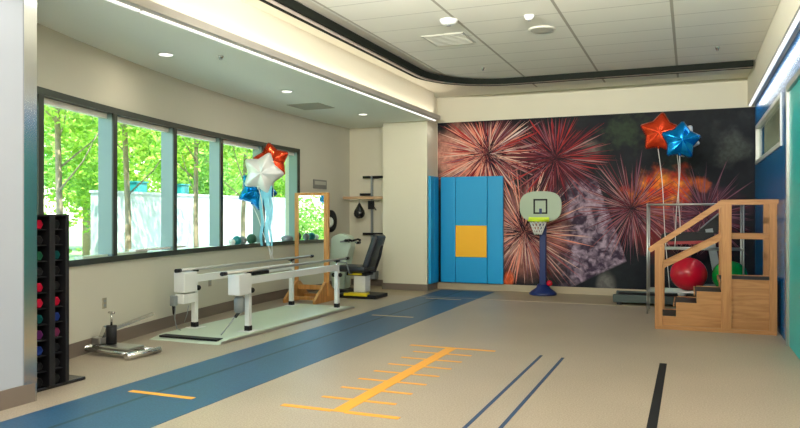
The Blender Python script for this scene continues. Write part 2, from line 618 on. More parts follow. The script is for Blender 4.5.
# ceiling: upper plane, left soffit, right bulkhead, tiled field
bm = new_bm(); add_box(bm, -7.4, XR + 2.6, -4.1, 14.3, 3.9, 4.1); struct('ceiling', bm, M['drywall'])
bm = new_bm()
pts = [arc(s, 0.0, ZSOF) for s in [-9.6 + i * 0.4 for i in range(29)]]
outline = [(p.x - 0.28, p.y, ZSOF) for p in pts] + [(-6.9 - 0.28, YB, ZSOF), (-4.8, YB, ZSOF), (-4.8, 13.2, ZSOF), (-4.65, 13.2, ZSOF), (-4.65, pts[0].y, ZSOF)]
add_prism(bm, outline, (0, 0, 3.9 - ZSOF))
add_box(bm, -4.9, -4.65, -4.0, pts[0].y, ZSOF, 3.9)
so = struct('ceiling_soffit', bm, [M['soffit'], M['drywall']])
for p in so.data.polygons:
    if abs(p.normal.z) < 0.5:
        p.material_index = 1
bm = new_bm(); add_box(bm, 0.93, XR, -4.0, YB, 3.42, 3.9); struct('trim_3', bm, M['drywall'])

# tiled field, bounded by the curved track
RX, RY, RR = -4.13, 12.2, 1.3       # track centreline: x on the left run, y on the back run, corner radius


def rail_path(inset=0.0, n=14):
    x, y, r = RX + inset, RY - inset, RR - inset
    pts_ = [(x, -3.9), (x, 0.0), (x, 4.0), (x, 8.0), (x, y - r)]
    for i in range(1, n):
        t = PI - (PI / 2) * i / n
        pts_.append((x + r + r * math.cos(t), y - r + r * math.sin(t)))
    pts_ += [(x + r, y), (-1.0, y), (0.0, y), (0.90, y)]
    return pts_


bm = new_bm()
rp_ = rail_path(0.09)
outline = [(x + 0.14 * min(1, max(0, (RY - 0.09 - y) / 1.2)), y, 3.872) for x, y in rp_[:-1]] + [(0.925, rp_[-1][1], 3.872), (0.925, -3.9, 3.872)]
add_prism(bm, outline, (0, 0, 0.03))
struct('ceiling_tiles', bm, M['tiles'])
# outer strip of tiles behind the track
bm = new_bm(); add_box(bm, -3.0, 0.925, RY + 0.091, YB - 0.6, 3.876, 3.9); struct('ceiling_tiles.001', bm, M['tiles'])


def sweep_rect(bm, path, a, b, z0, z1, mi=0):
    """sweep a rectangle (offset a..b to the left-hand side of travel) along an xy path."""
    n = len(path)
    rows = []
    for i, (x, y) in enumerate(path):
        if i == 0:
            dx, dy = path[1][0] - x, path[1][1] - y
        elif i == n - 1:
            dx, dy = x - path[i - 1][0], y - path[i - 1][1]
        else:
            dx, dy = path[i + 1][0] - path[i - 1][0], path[i + 1][1] - path[i - 1][1]
        l = math.hypot(dx, dy)
        nx, ny = -dy / l, dx / l
        rows.append([bm.verts.new((x + nx * o, y + ny * o, z)) for o, z in ((a, z0), (b, z0), (b, z1), (a, z1))])
    for i in range(n - 1):
        for k in range(4):
            bm.faces.new([rows[i][k], rows[i][(k + 1) % 4], rows[i + 1][(k + 1) % 4], rows[i + 1][k]]).material_index = mi
    bm.faces.new(rows[0]).material_index = mi
    bm.faces.new(rows[-1][::-1]).material_index = mi


path = rail_path()
t = thing('ceiling_track', 'dark grey curved track around the edge of the tiled ceiling', 'track', (RX, 0, 3.8))
bm = new_bm()
sweep_rect(bm, path, -0.09, -0.055, 3.775, 3.87)
sweep_rect(bm, path, 0.05, 0.10, 3.775, 3.87)
sweep_rect(bm, path, -0.055, 0.055, 3.80, 3.87)
obj('track_rail', bm, M['dark_track'], t)
bm = new_bm(); sweep_rect(bm, path, 0.005, 0.045, 3.779, 3.799); obj('track_groove', bm, M['groove'], t)
for (x, y) in [(RX, 1.0), (RX, 4.0), (RX, 7.0), (RX, 10.0), (-2.0, RY), (-0.5, RY), (0.85, RY)]:
    bm = new_bm(); add_box(bm, x - 0.06, x + 0.06, y - 0.06, y + 0.06, 3.871, 3.899); obj('mounting_block', bm, M['steel'], t)

# ------------------------------------------------------------------ windows along the curved wall
EDGES = [-8.45, -7.13, -5.78, -4.38, -3.08, -1.72, -0.44]
for i in range(6):
    s0, s1 = EDGES[i], EDGES[i + 1]
    f_ = new_bm()
    arc_box(f_, s0, s1, -0.02, 0.16, 2.675, ZH)                     # head
    arc_box(f_, s0, s1, -0.03, 0.02, ZS, ZS + 0.065)                # inner sill nosing
    wdw = struct('window_%d' % (i + 1), f_, M['dark_frame'])
    b_ = new_bm(); arc_box(b_, s0, s1, 0.02, 0.28, ZS, ZS + 0.05); obj('window_sill', b_, M['sill'], wdw)
    # mullion at the far end: dark nose, side fin coloured as daylit
    b_ = new_bm(); arc_box(b_, s1 - 0.085, s1, -0.02, 0.0, ZS + 0.066, 2.674, 1); obj('mullion_nose', b_, M['dark_frame'], wdw)
    b_ = new_bm(); arc_box(b_, s1 - 0.085, s1, 0.0, 0.17, ZS + 0.066, 2.674, 1); obj('mullion_fin', b_, M['daylit_alu'], wdw)
    if i == 0:
        b_ = new_bm(); arc_box(b_, s0, s0 + 0.085, -0.02, 0.0, ZS + 0.066, 2.674, 1); obj('mullion_nose', b_, M['dark_frame'], wdw)
        b_ = new_bm(); arc_box(b_, s0, s0 + 0.085, 0.0, 0.17, ZS + 0.066, 2.674, 1); obj('mullion_fin', b_, M['daylit_alu'], wdw)
    b_ = new_bm(); arc_box(b_, s0, s1 - 0.085, 0.06, 0.12, 2.615, 2.672); obj('shade_hem', b_, M['sill'], wdw)
    b_ = new_bm(); arc_box(b_, s0, s1, 0.175, 0.181, ZS + 0.05, 2.9); obj('glass', b_, M['glass'], wdw)

# ------------------------------------------------------------------ light strips and ceiling fittings
def fixture(name, label, cat, loc, group=None):
    return thing(name, label, cat, loc, group)


t = thing('linear_light', 'long white linear light along the lower edge of the left soffit', 'light', (-4.62, 0, 3.34))
bm = new_bm(); add_box(bm, -4.649, -4.52, -3.9, 13.2, 3.36, 3.44); obj('housing', bm, M['trim_grey'], t)
for i in range(8):
    y0 = -3.6 + i * 2.18
    bm = new_bm(); add_box(bm, -4.645, -4.61, y0, min(y0 + 2.14, 13.18), 3.342, 3.36); obj('diffuser', bm, M['lens'], t)
t = thing('linear_light', 'white linear light in the slot above the glossy blue wall', 'light', (0.965, 0, 3.40))
bm = new_bm(); add_box(bm, 0.93, 1.0, -3.9, YB - 0.02, 3.405, 3.42); obj('housing', bm, M['steel'], t)
bm = new_bm(); add_box(bm, 0.945, 0.985, -3.9, YB - 0.04, 3.388, 3.405); obj('diffuser', bm, M['lens'], t)

for i, (x, y, lab) in enumerate([(-5.61, 6.6, 'round recessed downlight nearest the camera in the green soffit'),
                                 (-5.6, 9.25, 'round recessed downlight in the soffit above the parallel bars'),
                                 (-5.58, 11.89, 'round recessed downlight in the soffit before the white column')]):
    t = thing('downlight', lab, 'light', (x, y, ZSOF), 'downlights in the soffit')
    bm = new_bm(); add_lathe(bm, [(0.088, -0.006), (0.095, 0.0), (0.095, 0.002)], (x, y, ZSOF - 0.003)); obj('trim_ring', bm, M['white'], t)
    bm = new_bm(); add_lathe(bm, [(0.076, -0.004), (0.076, 0.002)], (x, y, ZSOF - 0.008)); obj('diffuser', bm, M['lens_down'], t)
    ld = bpy.data.lights.new('downlight_lamp', 'AREA'); ld.shape = 'DISK'; ld.size = 0.14; ld.energy = 3; ld.color = WARM
    lo = bpy.data.objects.new('downlight_lamp', ld); C.objects.link(lo); lo.location = (x, y, ZSOF - 0.03)

for px, py in ADDED_PENDANTS:  # bodies for the added, unseen uplights
    t = thing('added_pendant', 'added unseen pendant uplight hung below the tiled ceiling' + (' on the track side' if px < -2 else ' on the blue wall side'), 'light', (px, py, 3.3))
    bm = new_bm(); add_box(bm, px - 0.9, px + 0.9, py - 0.10, py + 0.02, 3.24, 3.30, bevel=0.01); obj('housing', bm, M['white'], t)
    for dx in (-0.7, 0.7):
        bm = new_bm(); add_tube(bm, [(px + dx, py - 0.04, 3.30), (px + dx, py - 0.04, 3.872)], 0.006, 6); obj('hanger_rod', bm, M['steel'], t)
for (tx, ty), where in zip(ADDED_TROFFERS, ['on the track side, first behind the pendants', 'on the track side, second behind the pendants', 'by the blue wall, first behind the pendants', 'by the blue wall, second behind the pendants', 'in the rear row towards the track', 'in the rear row towards the right wall']):  # frames for the added, unseen troffers
    t = thing('added_ceiling_light', 'added unseen recessed ceiling light ' + where, 'light', (tx, ty, 3.87), 'added recessed ceiling lights')
    bm = new_bm(); add_box(bm, tx - 0.6, tx + 0.6, ty - 0.3, ty + 0.3, 3.855, 3.871); obj('frame', bm, M['white'], t)
    bm = new_bm(); add_box(bm, tx - 0.56, tx + 0.56, ty - 0.26, ty + 0.26, 3.848, 3.855); obj('diffuser', bm, M['lens'], t)


def vent(label, x0, x1, y0, y1, z):
    t_ = thing('air_vent', label, 'vent', ((x0 + x1) / 2, (y0 + y1) / 2, z))
    b_ = new_bm(); add_box(b_, x0, x1, y0, y1, z - 0.008, z); obj('frame', b_, M['grille'], t_)
    b_ = new_bm()
    n = 9
    for k in range(n):
        yy = y0 + 0.03 + (y1 - y0 - 0.06) * k / (n - 1)
        add_box(b_, x0 + 0.03, x1 - 0.03, yy - 0.008, yy + 0.008, z - 0.014, z - 0.008)
    obj('louvre', b_, M['grille'], t_)


vent('flat grey square vent in the green soffit near the white column', -6.3, -5.7, 10.4, 11.0, ZSOF)
vent('grey rectangular vent flush in the tiled ceiling', -3.30, -2.72, 8.85, 9.45, 3.872)


def ceil_disc(name, label, cat, x, y, z, prof, m, n=28, child=None):
    t_ = thing(name, label, cat, (x, y, z))
    b_ = new_bm(); add_lathe(b_, prof, (x, y, z), n); obj('body', b_, m, t_)
    if child:
        b_ = new_bm(); add_lathe(b_, child[1], (x, y, z), n); obj(child[0], b_, child[2], t_)


ceil_disc('ceiling_speaker', 'round flat grey speaker in the tiled ceiling', 'speaker', -1.75, 9.1, 3.872,
          [(0.16, -0.012), (0.17, -0.006), (0.17, 0)], M['offwhite'], child=('grille', [(0.145, -0.016), (0.145, -0.012)], M['grille']))
ceil_disc('smoke_detector', 'white dome detector on a ceiling joint above the vent', 'detector', -2.72, 8.25, 3.872,
          [(0.05, -0.06), (0.09, -0.045), (0.11, -0.01), (0.11, 0)], M['white'], child=('sensor', [(0.03, -0.07), (0.03, -0.06)], M['grey']))
ceil_disc('smoke_detector', 'small white detector just ahead of the round ceiling speaker', 'detector', -1.77, 8.42, 3.872,
          [(0.03, -0.055), (0.05, -0.04), (0.06, -0.01), (0.06, 0)], M['white'], child=('sensor', [(0.015, -0.065), (0.015, -0.055)], M['grey']))
ceil_disc('sprinkler_head', 'small sprinkler head in the ceiling inside the track curve', 'sprinkler', -3.08, 11.1, 3.872,
          [(0.012, -0.05), (0.03, -0.012), (0.035, 0)], M['chrome'], 12, child=('deflector', [(0.02, -0.056), (0.02, -0.05)], M['steel']))
ceil_disc('sprinkler_head', 'small sprinkler head in the ceiling near the right end of the track', 'sprinkler', 0.36, 11.0, 3.872,
          [(0.012, -0.05), (0.03, -0.012), (0.035, 0)], M['chrome'], 12, child=('deflector', [(0.02, -0.056), (0.02, -0.05)], M['steel']))
ceil_disc('sprinkler_head', 'small sprinkler head in the green soffit', 'sprinkler', -5.08, 6.92, ZSOF,
          [(0.012, -0.04), (0.03, -0.012), (0.035, 0)], M['chrome'], 12, child=('deflector', [(0.02, -0.046), (0.02, -0.04)], M['steel']))


# ------------------------------------------------------------------ the mural: spiky bursts on a dark ground
def mural_mat():
    m = bpy.data.materials.new('mural_print')
    m.use_nodes = True
    nt = m.node_tree
    N, L = nt.nodes.new, nt.links.new
    b = nt.nodes['Principled BSDF']
    b.inputs['Roughness'].default_value = 0.5
    b.inputs['Specular IOR Level'].default_value = 0.1
    tc = N('ShaderNodeTexCoord')

    def math_(op, a, b_=None, c_=None):
        n = N('ShaderNodeMath'); n.operation = op
        for i, v in enumerate((a, b_, c_)):
            if v is None:
                continue
            if isinstance(v, (int, float)):
                n.inputs[i].default_value = v
            else:
                L(v, n.inputs[i])
        return n.outputs[0]

    def mix(fac, c1, c2):
        n = N('ShaderNodeMixRGB')
        for i, v in enumerate((fac, c1, c2)):
            if isinstance(v, tuple):
                n.inputs[i].default_value = (*v, 1)
            elif isinstance(v, (int, float)):
                n.inputs[i].default_value = v
            else:
                L(v, n.inputs[i])
        return n.outputs[0]

    def noise(scale, detail=3, vec=None, dist=0.0):
        n = N('ShaderNodeTexNoise')
        n.inputs['Scale'].default_value = scale
        n.inputs['Detail'].default_value = detail
        n.inputs['Distortion'].default_value = dist
        L(vec if vec else tc.outputs['Object'], n.inputs['Vector'])
        return n.outputs['Fac']

    def rng(v, a, b_):
        n = N('ShaderNodeMapRange'); n.interpolation_type = 'SMOOTHSTEP'
        L(v, n.inputs['Value']); n.inputs['From Min'].default_value = a; n.inputs['From Max'].default_value = b_
        return n.outputs['Result']
    sp = N('ShaderNodeSeparateXYZ'); L(tc.outputs['Object'], sp.inputs[0])
    X, Z = sp.outputs[0], sp.outputs[2]

    def blob(cx, cz, rx, rz, soft=0.6, wob=0.35, ns=3.0):
        dx = math_('DIVIDE', math_('SUBTRACT', X, cx), rx)
        dz = math_('DIVIDE', math_('SUBTRACT', Z, cz), rz)
        r = math_('SQRT', math_('ADD', math_('MULTIPLY', dx, dx), math_('MULTIPLY', dz, dz)))
        r = math_('ADD', r, math_('MULTIPLY', math_('SUBTRACT', noise(ns, 4), 0.5), wob * 2))
        return rng(r, 1.0, 1.0 - soft)
    col = mix(rng(noise(1.4, 4), 0.35, 0.7), (0.006, 0.008, 0.014), (0.018, 0.023, 0.026))
    col = mix(math_('MULTIPLY', blob(-1.1, 3.05, 0.5, 0.45, 0.8, 1.2, 5), 0.55), col, (0.05, 0.09, 0.04))
    col = mix(math_('MULTIPLY', blob(-0.25, 2.35, 0.3, 0.6, 0.7, 0.6, 6), 0.5), col, (0.05, 0.07, 0.05))
    col = mix(math_('MULTIPLY', blob(0.72, 2.75, 0.4, 0.5, 0.9, 1.1, 3), 0.35), col, (0.17, 0.20, 0.17))
    col = mix(math_('MULTIPLY', blob(-1.75, 2.75, 0.25, 0.25, 0.8, 0.4, 5), 0.6), col, (0.30, 0.27, 0.22))
    col = mix(math_('MULTIPLY', blob(-1.45, 0.22, 0.22, 0.3, 0.6, 0.4, 4), 0.7), col, (0.22, 0.21, 0.19))
    # orange fire behind the right-hand bursts
    o1 = mix(rng(noise(5, 5, dist=0.5), 0.35, 0.7), (0.75, 0.05, 0.015), (1.0, 0.30, 0.03))
    col = mix(blob(-0.50, 1.92, 0.78, 0.5, 0.6, 0.8, 3.5), col, o1)
    col = mix(math_('MULTIPLY', blob(0.2, 2.05, 0.2, 0.16, 0.6, 0.6, 6), 0.8), col, (0.70, 0.13, 0.02))
    col = mix(math_('MULTIPLY', blob(-0.55, 1.1, 0.5, 0.45, 0.7, 0.7, 4), 0.7), col, (0.30, 0.03, 0.03))
    col = mix(math_('MULTIPLY', blob(0.2, 1.4, 0.9, 0.85, 0.8, 0.7, 4), 0.75), col, (0.13, 0.04, 0.075))
    # rosy haze behind the bursts on the left
    col = mix(math_('MULTIPLY', blob(-4.35, 2.65, 0.75, 0.85, 0.8, 0.3, 3), 0.95), col, (0.86, 0.40, 0.30))
    col = mix(math_('MULTIPLY', blob(-3.75, 2.7, 1.0, 0.8, 0.7, 0.3, 3), 0.6), col, (0.42, 0.09, 0.08))
    col = mix(math_('MULTIPLY', blob(-3.0, 1.15, 1.15, 1.1, 0.7, 0.3, 3), 0.9), col, (0.50, 0.20, 0.15))
    col = mix(math_('MULTIPLY', blob(-3.3, 0.25, 0.14, 0.2, 0.6, 0.5, 6), 0.9), col, (0.85, 0.14, 0.04))
    col = mix(math_('MULTIPLY', blob(-2.4, 2.6, 0.9, 0.75, 0.7, 0.3, 3), 0.55), col, (0.10, 0.02, 0.025))
    # the pale lilac rock-like mass
    tex = mix(rng(noise(7, 6, dist=0.6), 0.36, 0.66), (0.05, 0.03, 0.06), (0.44, 0.33, 0.42))
    e1 = rng(math_('SUBTRACT', Z, math_('ADD', 2.16, math_('MULTIPLY', math_('ADD', X, 1.75), -0.05))), 0.05, -0.05)
    e2 = rng(math_('SUBTRACT', math_('MULTIPLY', math_('SUBTRACT', 0.63, Z), -1.0), math_('MULTIPLY', math_('SUBTRACT', -1.08, X), 2.85)), 0.03, -0.03)
    e3 = rng(math_('SUBTRACT', Z, math_('ADD', 0.28, math_('MULTIPLY', math_('ADD', X, 1.75), 0.52))), 0.0, 0.06)
    wob = math_('MULTIPLY', math_('SUBTRACT', noise(3, 4), 0.5), 0.9)
    e4 = rng(math_('ADD', X, wob), -2.55, -1.95)
    rock = math_('MULTIPLY', math_('MULTIPLY', e1, e2), math_('MULTIPLY', e3, e4))
    col = mix(rock, col, tex)
    # broken light and dark grain of a photographic print
    g = rng(noise(16, 5), 0.30, 0.72)
    col = mix(math_('MULTIPLY', math_('SUBTRACT', 1.0, g), 0.42), col, (0.01, 0.008, 0.012))
    L(col, b.inputs['Base Color'])
    return m


ink = {}
for nm, c_ in dict(cream=(0.72, 0.47, 0.38), salmon=(0.78, 0.28, 0.20), red=(0.40, 0.035, 0.035), rose=(0.33, 0.09, 0.10),
                   wine=(0.13, 0.016, 0.028), dark=(0.022, 0.012, 0.02), plum=(0.20, 0.08, 0.12), pinkgrey=(0.36, 0.20, 0.20),
                   pale=(0.72, 0.62, 0.60), orange=(0.85, 0.20, 0.04)).items():
    ink[nm] = mat('mural_ink_' + nm, c_, 0.6, spec=0.1)
ink_names = list(ink)
bm = new_bm()
add_box(bm, -4.785, XR - 0.001, YB - 0.012, YB - 0.001, 0.13, 3.38)
rs = random.Random(3)
MX0, MX1, MZ0, MZ1 = -4.78, XR - 0.01, 0.14, 3.375
layer = [0]


def streak(cx, cz, ang, r0, r1, w, colname):
    """a thin tapering ray lying on the print."""
    layer[0] += 1
    y = YB - 0.0125 - 0.0045 * ((layer[0] * 0.6180339) % 1.0)
    dx, dz = math.cos(ang), math.sin(ang)
    # clip the ray to the print
    for lim, p, d_ in ((MX0, cx, dx), (MX1, cx, dx), (MZ0, cz, dz), (MZ1, cz, dz)):
        if abs(d_) > 1e-6:
            tt = (lim - p) / d_
            if tt > 0 and tt < r1 and ((d_ > 0 and lim in (MX1, MZ1)) or (d_ < 0 and lim in (MX0, MZ0))):
                r1 = tt
    if r1 - r0 < 0.05:
        return
    rm = r0 + (r1 - r0) * 0.62
    nx, nz = -dz * w / 2, dx * w / 2
    a = bm.verts.new((cx + dx * r0, y, cz + dz * r0))
    b1 = bm.verts.new((cx + dx * rm + nx, y, cz + dz * rm + nz))
    b2 = bm.verts.new((cx + dx * rm - nx, y, cz + dz * rm - nz))
    e = bm.verts.new((cx + dx * r1, y, cz + dz * r1))
    for v in (b1, b2):
        v.co.x = min(max(v.co.x, MX0), MX1)
        v.co.z = min(max(v.co.z, MZ0), MZ1)
    f_ = bm.faces.new([a, b1, e, b2])
    f_.material_index = 1 + ink_names.index(colname)


def burst(cx, cz, R, n, cols, w=0.03, core=0.08, jit=0.05, rmin=0.5, left_tint=None):
    for i in range(n):
        a = 2 * PI * (i + rs.uniform(-0.4, 0.4)) / n * 1.0 + rs.uniform(0, 0.02)
        rr = R * rs.uniform(rmin, 1.12)
        cn = rs.choice(cols)
        if left_tint and math.cos(a) < -0.1 and rs.random() < 0.65:
            cn = rs.choice(left_tint)
        streak(cx + rs.uniform(-jit, jit), cz + rs.uniform(-jit, jit), a, core * rs.uniform(0.3, 1.6), rr,
               w * rs.uniform(0.5, 1.3) * (0.5 + rr / R * 0.5), cn)
    for i in range(n // 3):
        a = rs.uniform(0, 2 * PI)
        streak(cx + rs.uniform(-jit, jit), cz + rs.uniform(-jit, jit), a, 0.0, R * rs.uniform(0.18, 0.5), w * 0.9, rs.choice(['dark', 'wine', 'dark']))


burst(0.25, 1.5, 1.0, 130, ['plum', 'wine', 'plum'], 0.014, 0.1, 0.04, 0.4)
burst(-0.99, 1.63, 1.02, 240, ['plum', 'wine', 'plum', 'wine', 'rose', 'pinkgrey'], 0.016, 0.06, 0.04, 0.35)
burst(-3.0, 1.17, 1.30, 300, ['pinkgrey', 'salmon', 'rose', 'cream', 'wine', 'plum'], 0.023, 0.12, 0.06, 0.35, ['cream', 'salmon', 'pinkgrey'])
burst(-2.4, 2.60, 1.05, 250, ['wine', 'wine', 'rose', 'wine', 'red', 'dark', 'plum'], 0.021, 0.10, 0.05, 0.35)
burst(-3.75, 2.72, 1.15, 290, ['rose', 'pinkgrey', 'red', 'cream', 'wine', 'plum', 'salmon'], 0.025, 0.08, 0.06, 0.35, ['cream', 'salmon', 'red', 'salmon'])
for a, r0, r1, w_, cn in ((0.55, 0.25, 1.0, 0.035, 'pale'), (0.10, 0.1, 0.55, 0.03, 'pale'), (-0.45, 0.3, 1.25, 0.03, 'pinkgrey'),
                          (0.36, 0.3, 1.2, 0.04, 'red'), (0.0, 0.02, 0.3, 0.03, 'pale')):
    streak(-3.75, 2.72, a, r0, r1, w_, cn)
for a, r0, r1, w_, cn in ((0.45, 0.1, 0.95, 0.03, 'pinkgrey'), (-0.12, 0.2, 1.0, 0.035, 'pinkgrey'), (1.65, 0.3, 0.8, 0.06, 'red'), (2.15, 0.3, 1.0, 0.05, 'red')):
    streak(-2.4, 2.6, a, r0, r1, w_, cn)
for cx, cz, a0, n_, cn in ((-0.1, 0.7, 1.5, 14, 'pinkgrey'), (0.3, 0.8, 1.8, 10, 'rose')):
    for i in range(n_):
        streak(cx + rs.uniform(-0.2, 0.2), cz, a0 + rs.uniform(-0.9, 0.9), 0.1, rs.uniform(0.6, 1.2), 0.02, cn)
o = obj('wall_mural', bm, [mural_mat()] + [ink[k] for k in ink_names])
tag(o, 'wall-size printed mural of red and pink spiky bursts on dark ground', 'mural')

# ------------------------------------------------------------------ floor markings
bm = new_bm(); add_box(bm, -4.62, -4.19, -3.9, 13.55, 0.0, 0.003); add_box(bm, -4.15, -3.52, -3.9, 13.55, 0.0, 0.003)
t = obj('walking_track', bm, M['track']); tag(t, 'long blue rubber walking track inlaid in the tan floor', 'track')
bm = new_bm(); add_box(bm, -4.19, -4.15, -3.9, 13.55, 0.0, 0.0028); obj('centre_line', bm, mat('dark_line', (0.012, 0.04, 0.06), 0.5), t)
for y, m_, lab in ((4.745, M['orange_tape'], 'bright orange tape strip across the blue track nearest the camera'),
                   (9.72, M['tan_tape'], 'pale tape strip across the middle of the blue track'),
                   (12.06, M['tan_tape'], 'pale tape strip across the far end of the blue track')):
    bm = new_bm(); add_box(bm, -4.41, -3.75, y - 0.03, y + 0.03, 0.003, 0.005)
    tag(obj('tape_strip', bm, m_), lab, 'floor marking', 'tape strips across the blue track')
bm = new_bm()
add_box(bm, -2.545, -2.425, 4.85, 7.68, 0.0, 0.003)
o = obj('floor_ruler', bm, M['orange_tape']); tag(o, 'orange floor line with cross ticks like a ruler on tan floor', 'floor marking')
for k in range(9):
    y = 4.86 + k * 0.349
    w_ = 0.33 if 0 < k < 8 else 0.50
    bm = new_bm(); hw = 0.022 if 0 < k < 8 else 0.03
    add_box(bm, -2.485 - w_, -2.545, y - hw, y + hw, 0.0, 0.003)
    add_box(bm, -2.425, -2.485 + w_, y - hw, y + hw, 0.0, 0.003)
    obj('tick', bm, M['orange_tape'], o)
bm = new_bm(); add_box(bm, -0.285, -0.215, -1.0, 7.66, 0.0, 0.003); tag(obj('floor_line', bm, M['black_tape']), 'wide black tape line on the floor at right', 'floor marking')
bm = new_bm(); add_box(bm, -1.485, -1.455, -1.0, 7.61, 0.0, 0.003); tag(obj('floor_line', bm, M['blue_tape']), 'left one of two thin blue floor lines', 'floor marking', 'thin blue floor lines')
bm = new_bm(); add_box(bm, -1.25, -1.22, -1.0, 7.57, 0.0, 0.003); tag(obj('floor_line', bm, M['blue_tape']), 'right one of two thin blue floor lines', 'floor marking', 'thin blue floor lines')

# ------------------------------------------------------------------ wall padding
def pad(x0, x1, m_, lab, y0=YB - 0.10, y1=YB - 0.022, z0=0.14, z1=2.27, name='wall_pad'):
    b_ = new_bm(); add_box(b_, x0, x1, y0, y1, z0, z1, bevel=0.015)
    o_ = obj(name, b_, m_); tag(o_, lab, 'wall pad', 'blue wall pads'); return o_


pad(-4.69, -4.38, M['pad_blue'], 'narrow blue wall pad at the left of the mural, beside the column')
cp = pad(-4.375, -3.72, M['pad_blue'], 'wide middle blue wall pad carrying a yellow square')
pad(-3.715, -3.40, M['pad_blue'], 'narrow blue wall pad right of the yellow square')
bm = new_bm(); add_box(bm, -4.37, -3.725, YB - 0.112, YB - 0.095, 0.66, 1.29, bevel=0.005)
o = obj('yellow_square', bm, M['pad_yellow'], cp); o['label'] = 'orange-yellow square on the blue pad'
b_ = new_bm(); add_box(b_, -4.785, -4.725, 13.22, 13.42, 0.14, 2.27, bevel=0.012)
tag(obj('wall_pad', b_, M['pad_blue']), 'blue wall pad on the near half of the column side', 'wall pad', 'blue wall pads')
b_ = new_bm(); add_box(b_, -4.785, -4.725, 13.425, 13.68, 0.14, 2.27, bevel=0.012)
tag(obj('wall_pad', b_, M['pad_blue']), 'blue wall pad on the column side, in the corner by the mural', 'wall pad', 'blue wall pads')

# ------------------------------------------------------------------ toy basketball stand
hx, hy_ = -2.56, 13.42
t = thing('basketball_stand', 'small basketball stand with navy post and grey oval backboard', 'basketball stand', (hx, hy_, 0))
bm = new_bm(); add_lathe(bm, [(0.25, 0.0), (0.26, 0.03), (0.22, 0.07), (0.13, 0.13), (0.10, 0.20)], (hx, hy_, 0)); obj('base', bm, M['navy'], t)
bm = new_bm(); add_box(bm, hx - 0.06, hx + 0.06, hy_ - 0.05, hy_ + 0.05, 0.18, 1.5, bevel=0.012); obj('post', bm, M['navy'], t)
bm = new_bm()
oc = []
for k in range(40):
    a = 2 * PI * k / 40
    cs, sn = math.cos(a), math.sin(a)
    p_ = 2.8
    oc.append((hx - 0.03 + 0.39 * math.copysign(abs(cs) ** (2 / p_), cs), hy_ - 0.07, 1.66 + 0.285 * math.copysign(abs(sn) ** (2 / p_), sn)))
add_prism(bm, oc, (0, -0.035, 0)); bb = obj('backboard', bm, M['board'], t)
bm = new_bm(); x0, x1, z0, z1 = hx - 0.16, hx + 0.10, 1.52, 1.80; yy = hy_ - 0.105
for q in ((x0, x1, z0, z0 + 0.03), (x0, x1, z1 - 0.03, z1), (x0, x0 + 0.03, z0, z1), (x1 - 0.03, x1, z0, z1)):
    add_box(bm, q[0], q[1], yy - 0.006, yy, q[2], q[3])
obj('target_square', bm, M['black'], bb)
bm = new_bm(); add_box(bm, hx - 0.05, hx + 0.0, yy - 0.012, yy - 0.005, 1.52, 1.62); obj('emblem', bm, M['navy'], bb)
bm = new_bm()
rc = Vector((hx - 0.03, hy_ - 0.32, 1.40))
add_tube(bm, [rc + Vector((0.17 * math.cos(2 * PI * k / 24), 0.17 * math.sin(2 * PI * k / 24), 0)) for k in range(25)], 0.022, 8, caps=False)
add_box(bm, hx - 0.24, hx + 0.14, hy_ - 0.17, hy_ - 0.10, 1.37, 1.46, bevel=0.01)
obj('rim', bm, M['lime'], t)
bm = new_bm()
for k in range(12):
    for sgn in (-1, 1):
        a0 = 2 * PI * k / 12
        ps = []
        for j in range(5):
            rr = 0.155 - 0.09 * j / 4
            aa = a0 + sgn * 2 * PI / 24 * j
            ps.append(rc + Vector((rr * math.cos(aa), rr * math.sin(aa), -0.02 - 0.24 * j / 4)))
        add_tube(bm, ps, 0.006, 5)
obj('net', bm, M['net'], t)
b_ = new_bm(); add_ball(b_, (hx + 0.13, hy_ - 0.06, 0.225), 0.055, 14)
add_tube(b_, [(hx + 0.07, hy_ - 0.03, 0.19), (hx + 0.13, hy_ - 0.06, 0.225)], 0.02, 8)
o = obj('knob', b_, M['red_ball'], t); o['label'] = 'red knob at the foot of the post'

# ------------------------------------------------------------------ training stairs
SX0, SX1, SY0, SY1 = -0.43, 0.985, 10.0, 10.8
t = thing('training_stairs', 'honey oak therapy stairs with handrails and black treads', 'stairs', (0.3, 10.4, 0))
STEPS = [(-0.34, -0.17, 0.16), (-0.17, 0.08, 0.345), (0.08, 0.38, 0.50), (0.38, SX1 - 0.0, 0.67)]
for y0, nm in ((SY0, 'side_panel'), (SY1 - 0.03, 'side_panel')):
    bm = new_bm()
    out = [(SX0 + 0.04, y0, 0.02), (SX0 + 0.04, y0, 0.16)]
    out = [(-0.40, y0, 0.0), (-0.40, y0, 0.17)]
    out += [(-0.17, y0, 0.17), (-0.17, y0, 0.355), (0.08, y0, 0.355), (0.08, y0, 0.51), (0.38, y0, 0.51), (0.38, y0, 0.68), (SX1, y0, 0.68), (SX1, y0, 0.0)]
    add_prism(bm, out, (0, 0.03, 0)); obj(nm, bm, M['oak'], t)
for x0, x1, z in STEPS:
    bm = new_bm(); add_box(bm, x0 - 0.02, x1, SY0 + 0.031, SY1 - 0.031, z - 0.03, z); tr_ = obj('tread', bm, M['tread'], t)
    bm = new_bm(); add_box(bm, x0 - 0.035, x0 - 0.02, SY0 + 0.031, SY1 - 0.031, z - 0.05, z + 0.004); obj('nosing', bm, M['oak'], tr_)
    bm = new_bm(); add_box(bm, x0 - 0.0, x0 + 0.015, SY0 + 0.031, SY1 - 0.031, max(0.0, z - 0.18), z - 0.031); obj('riser', bm, M['oak'], tr_)
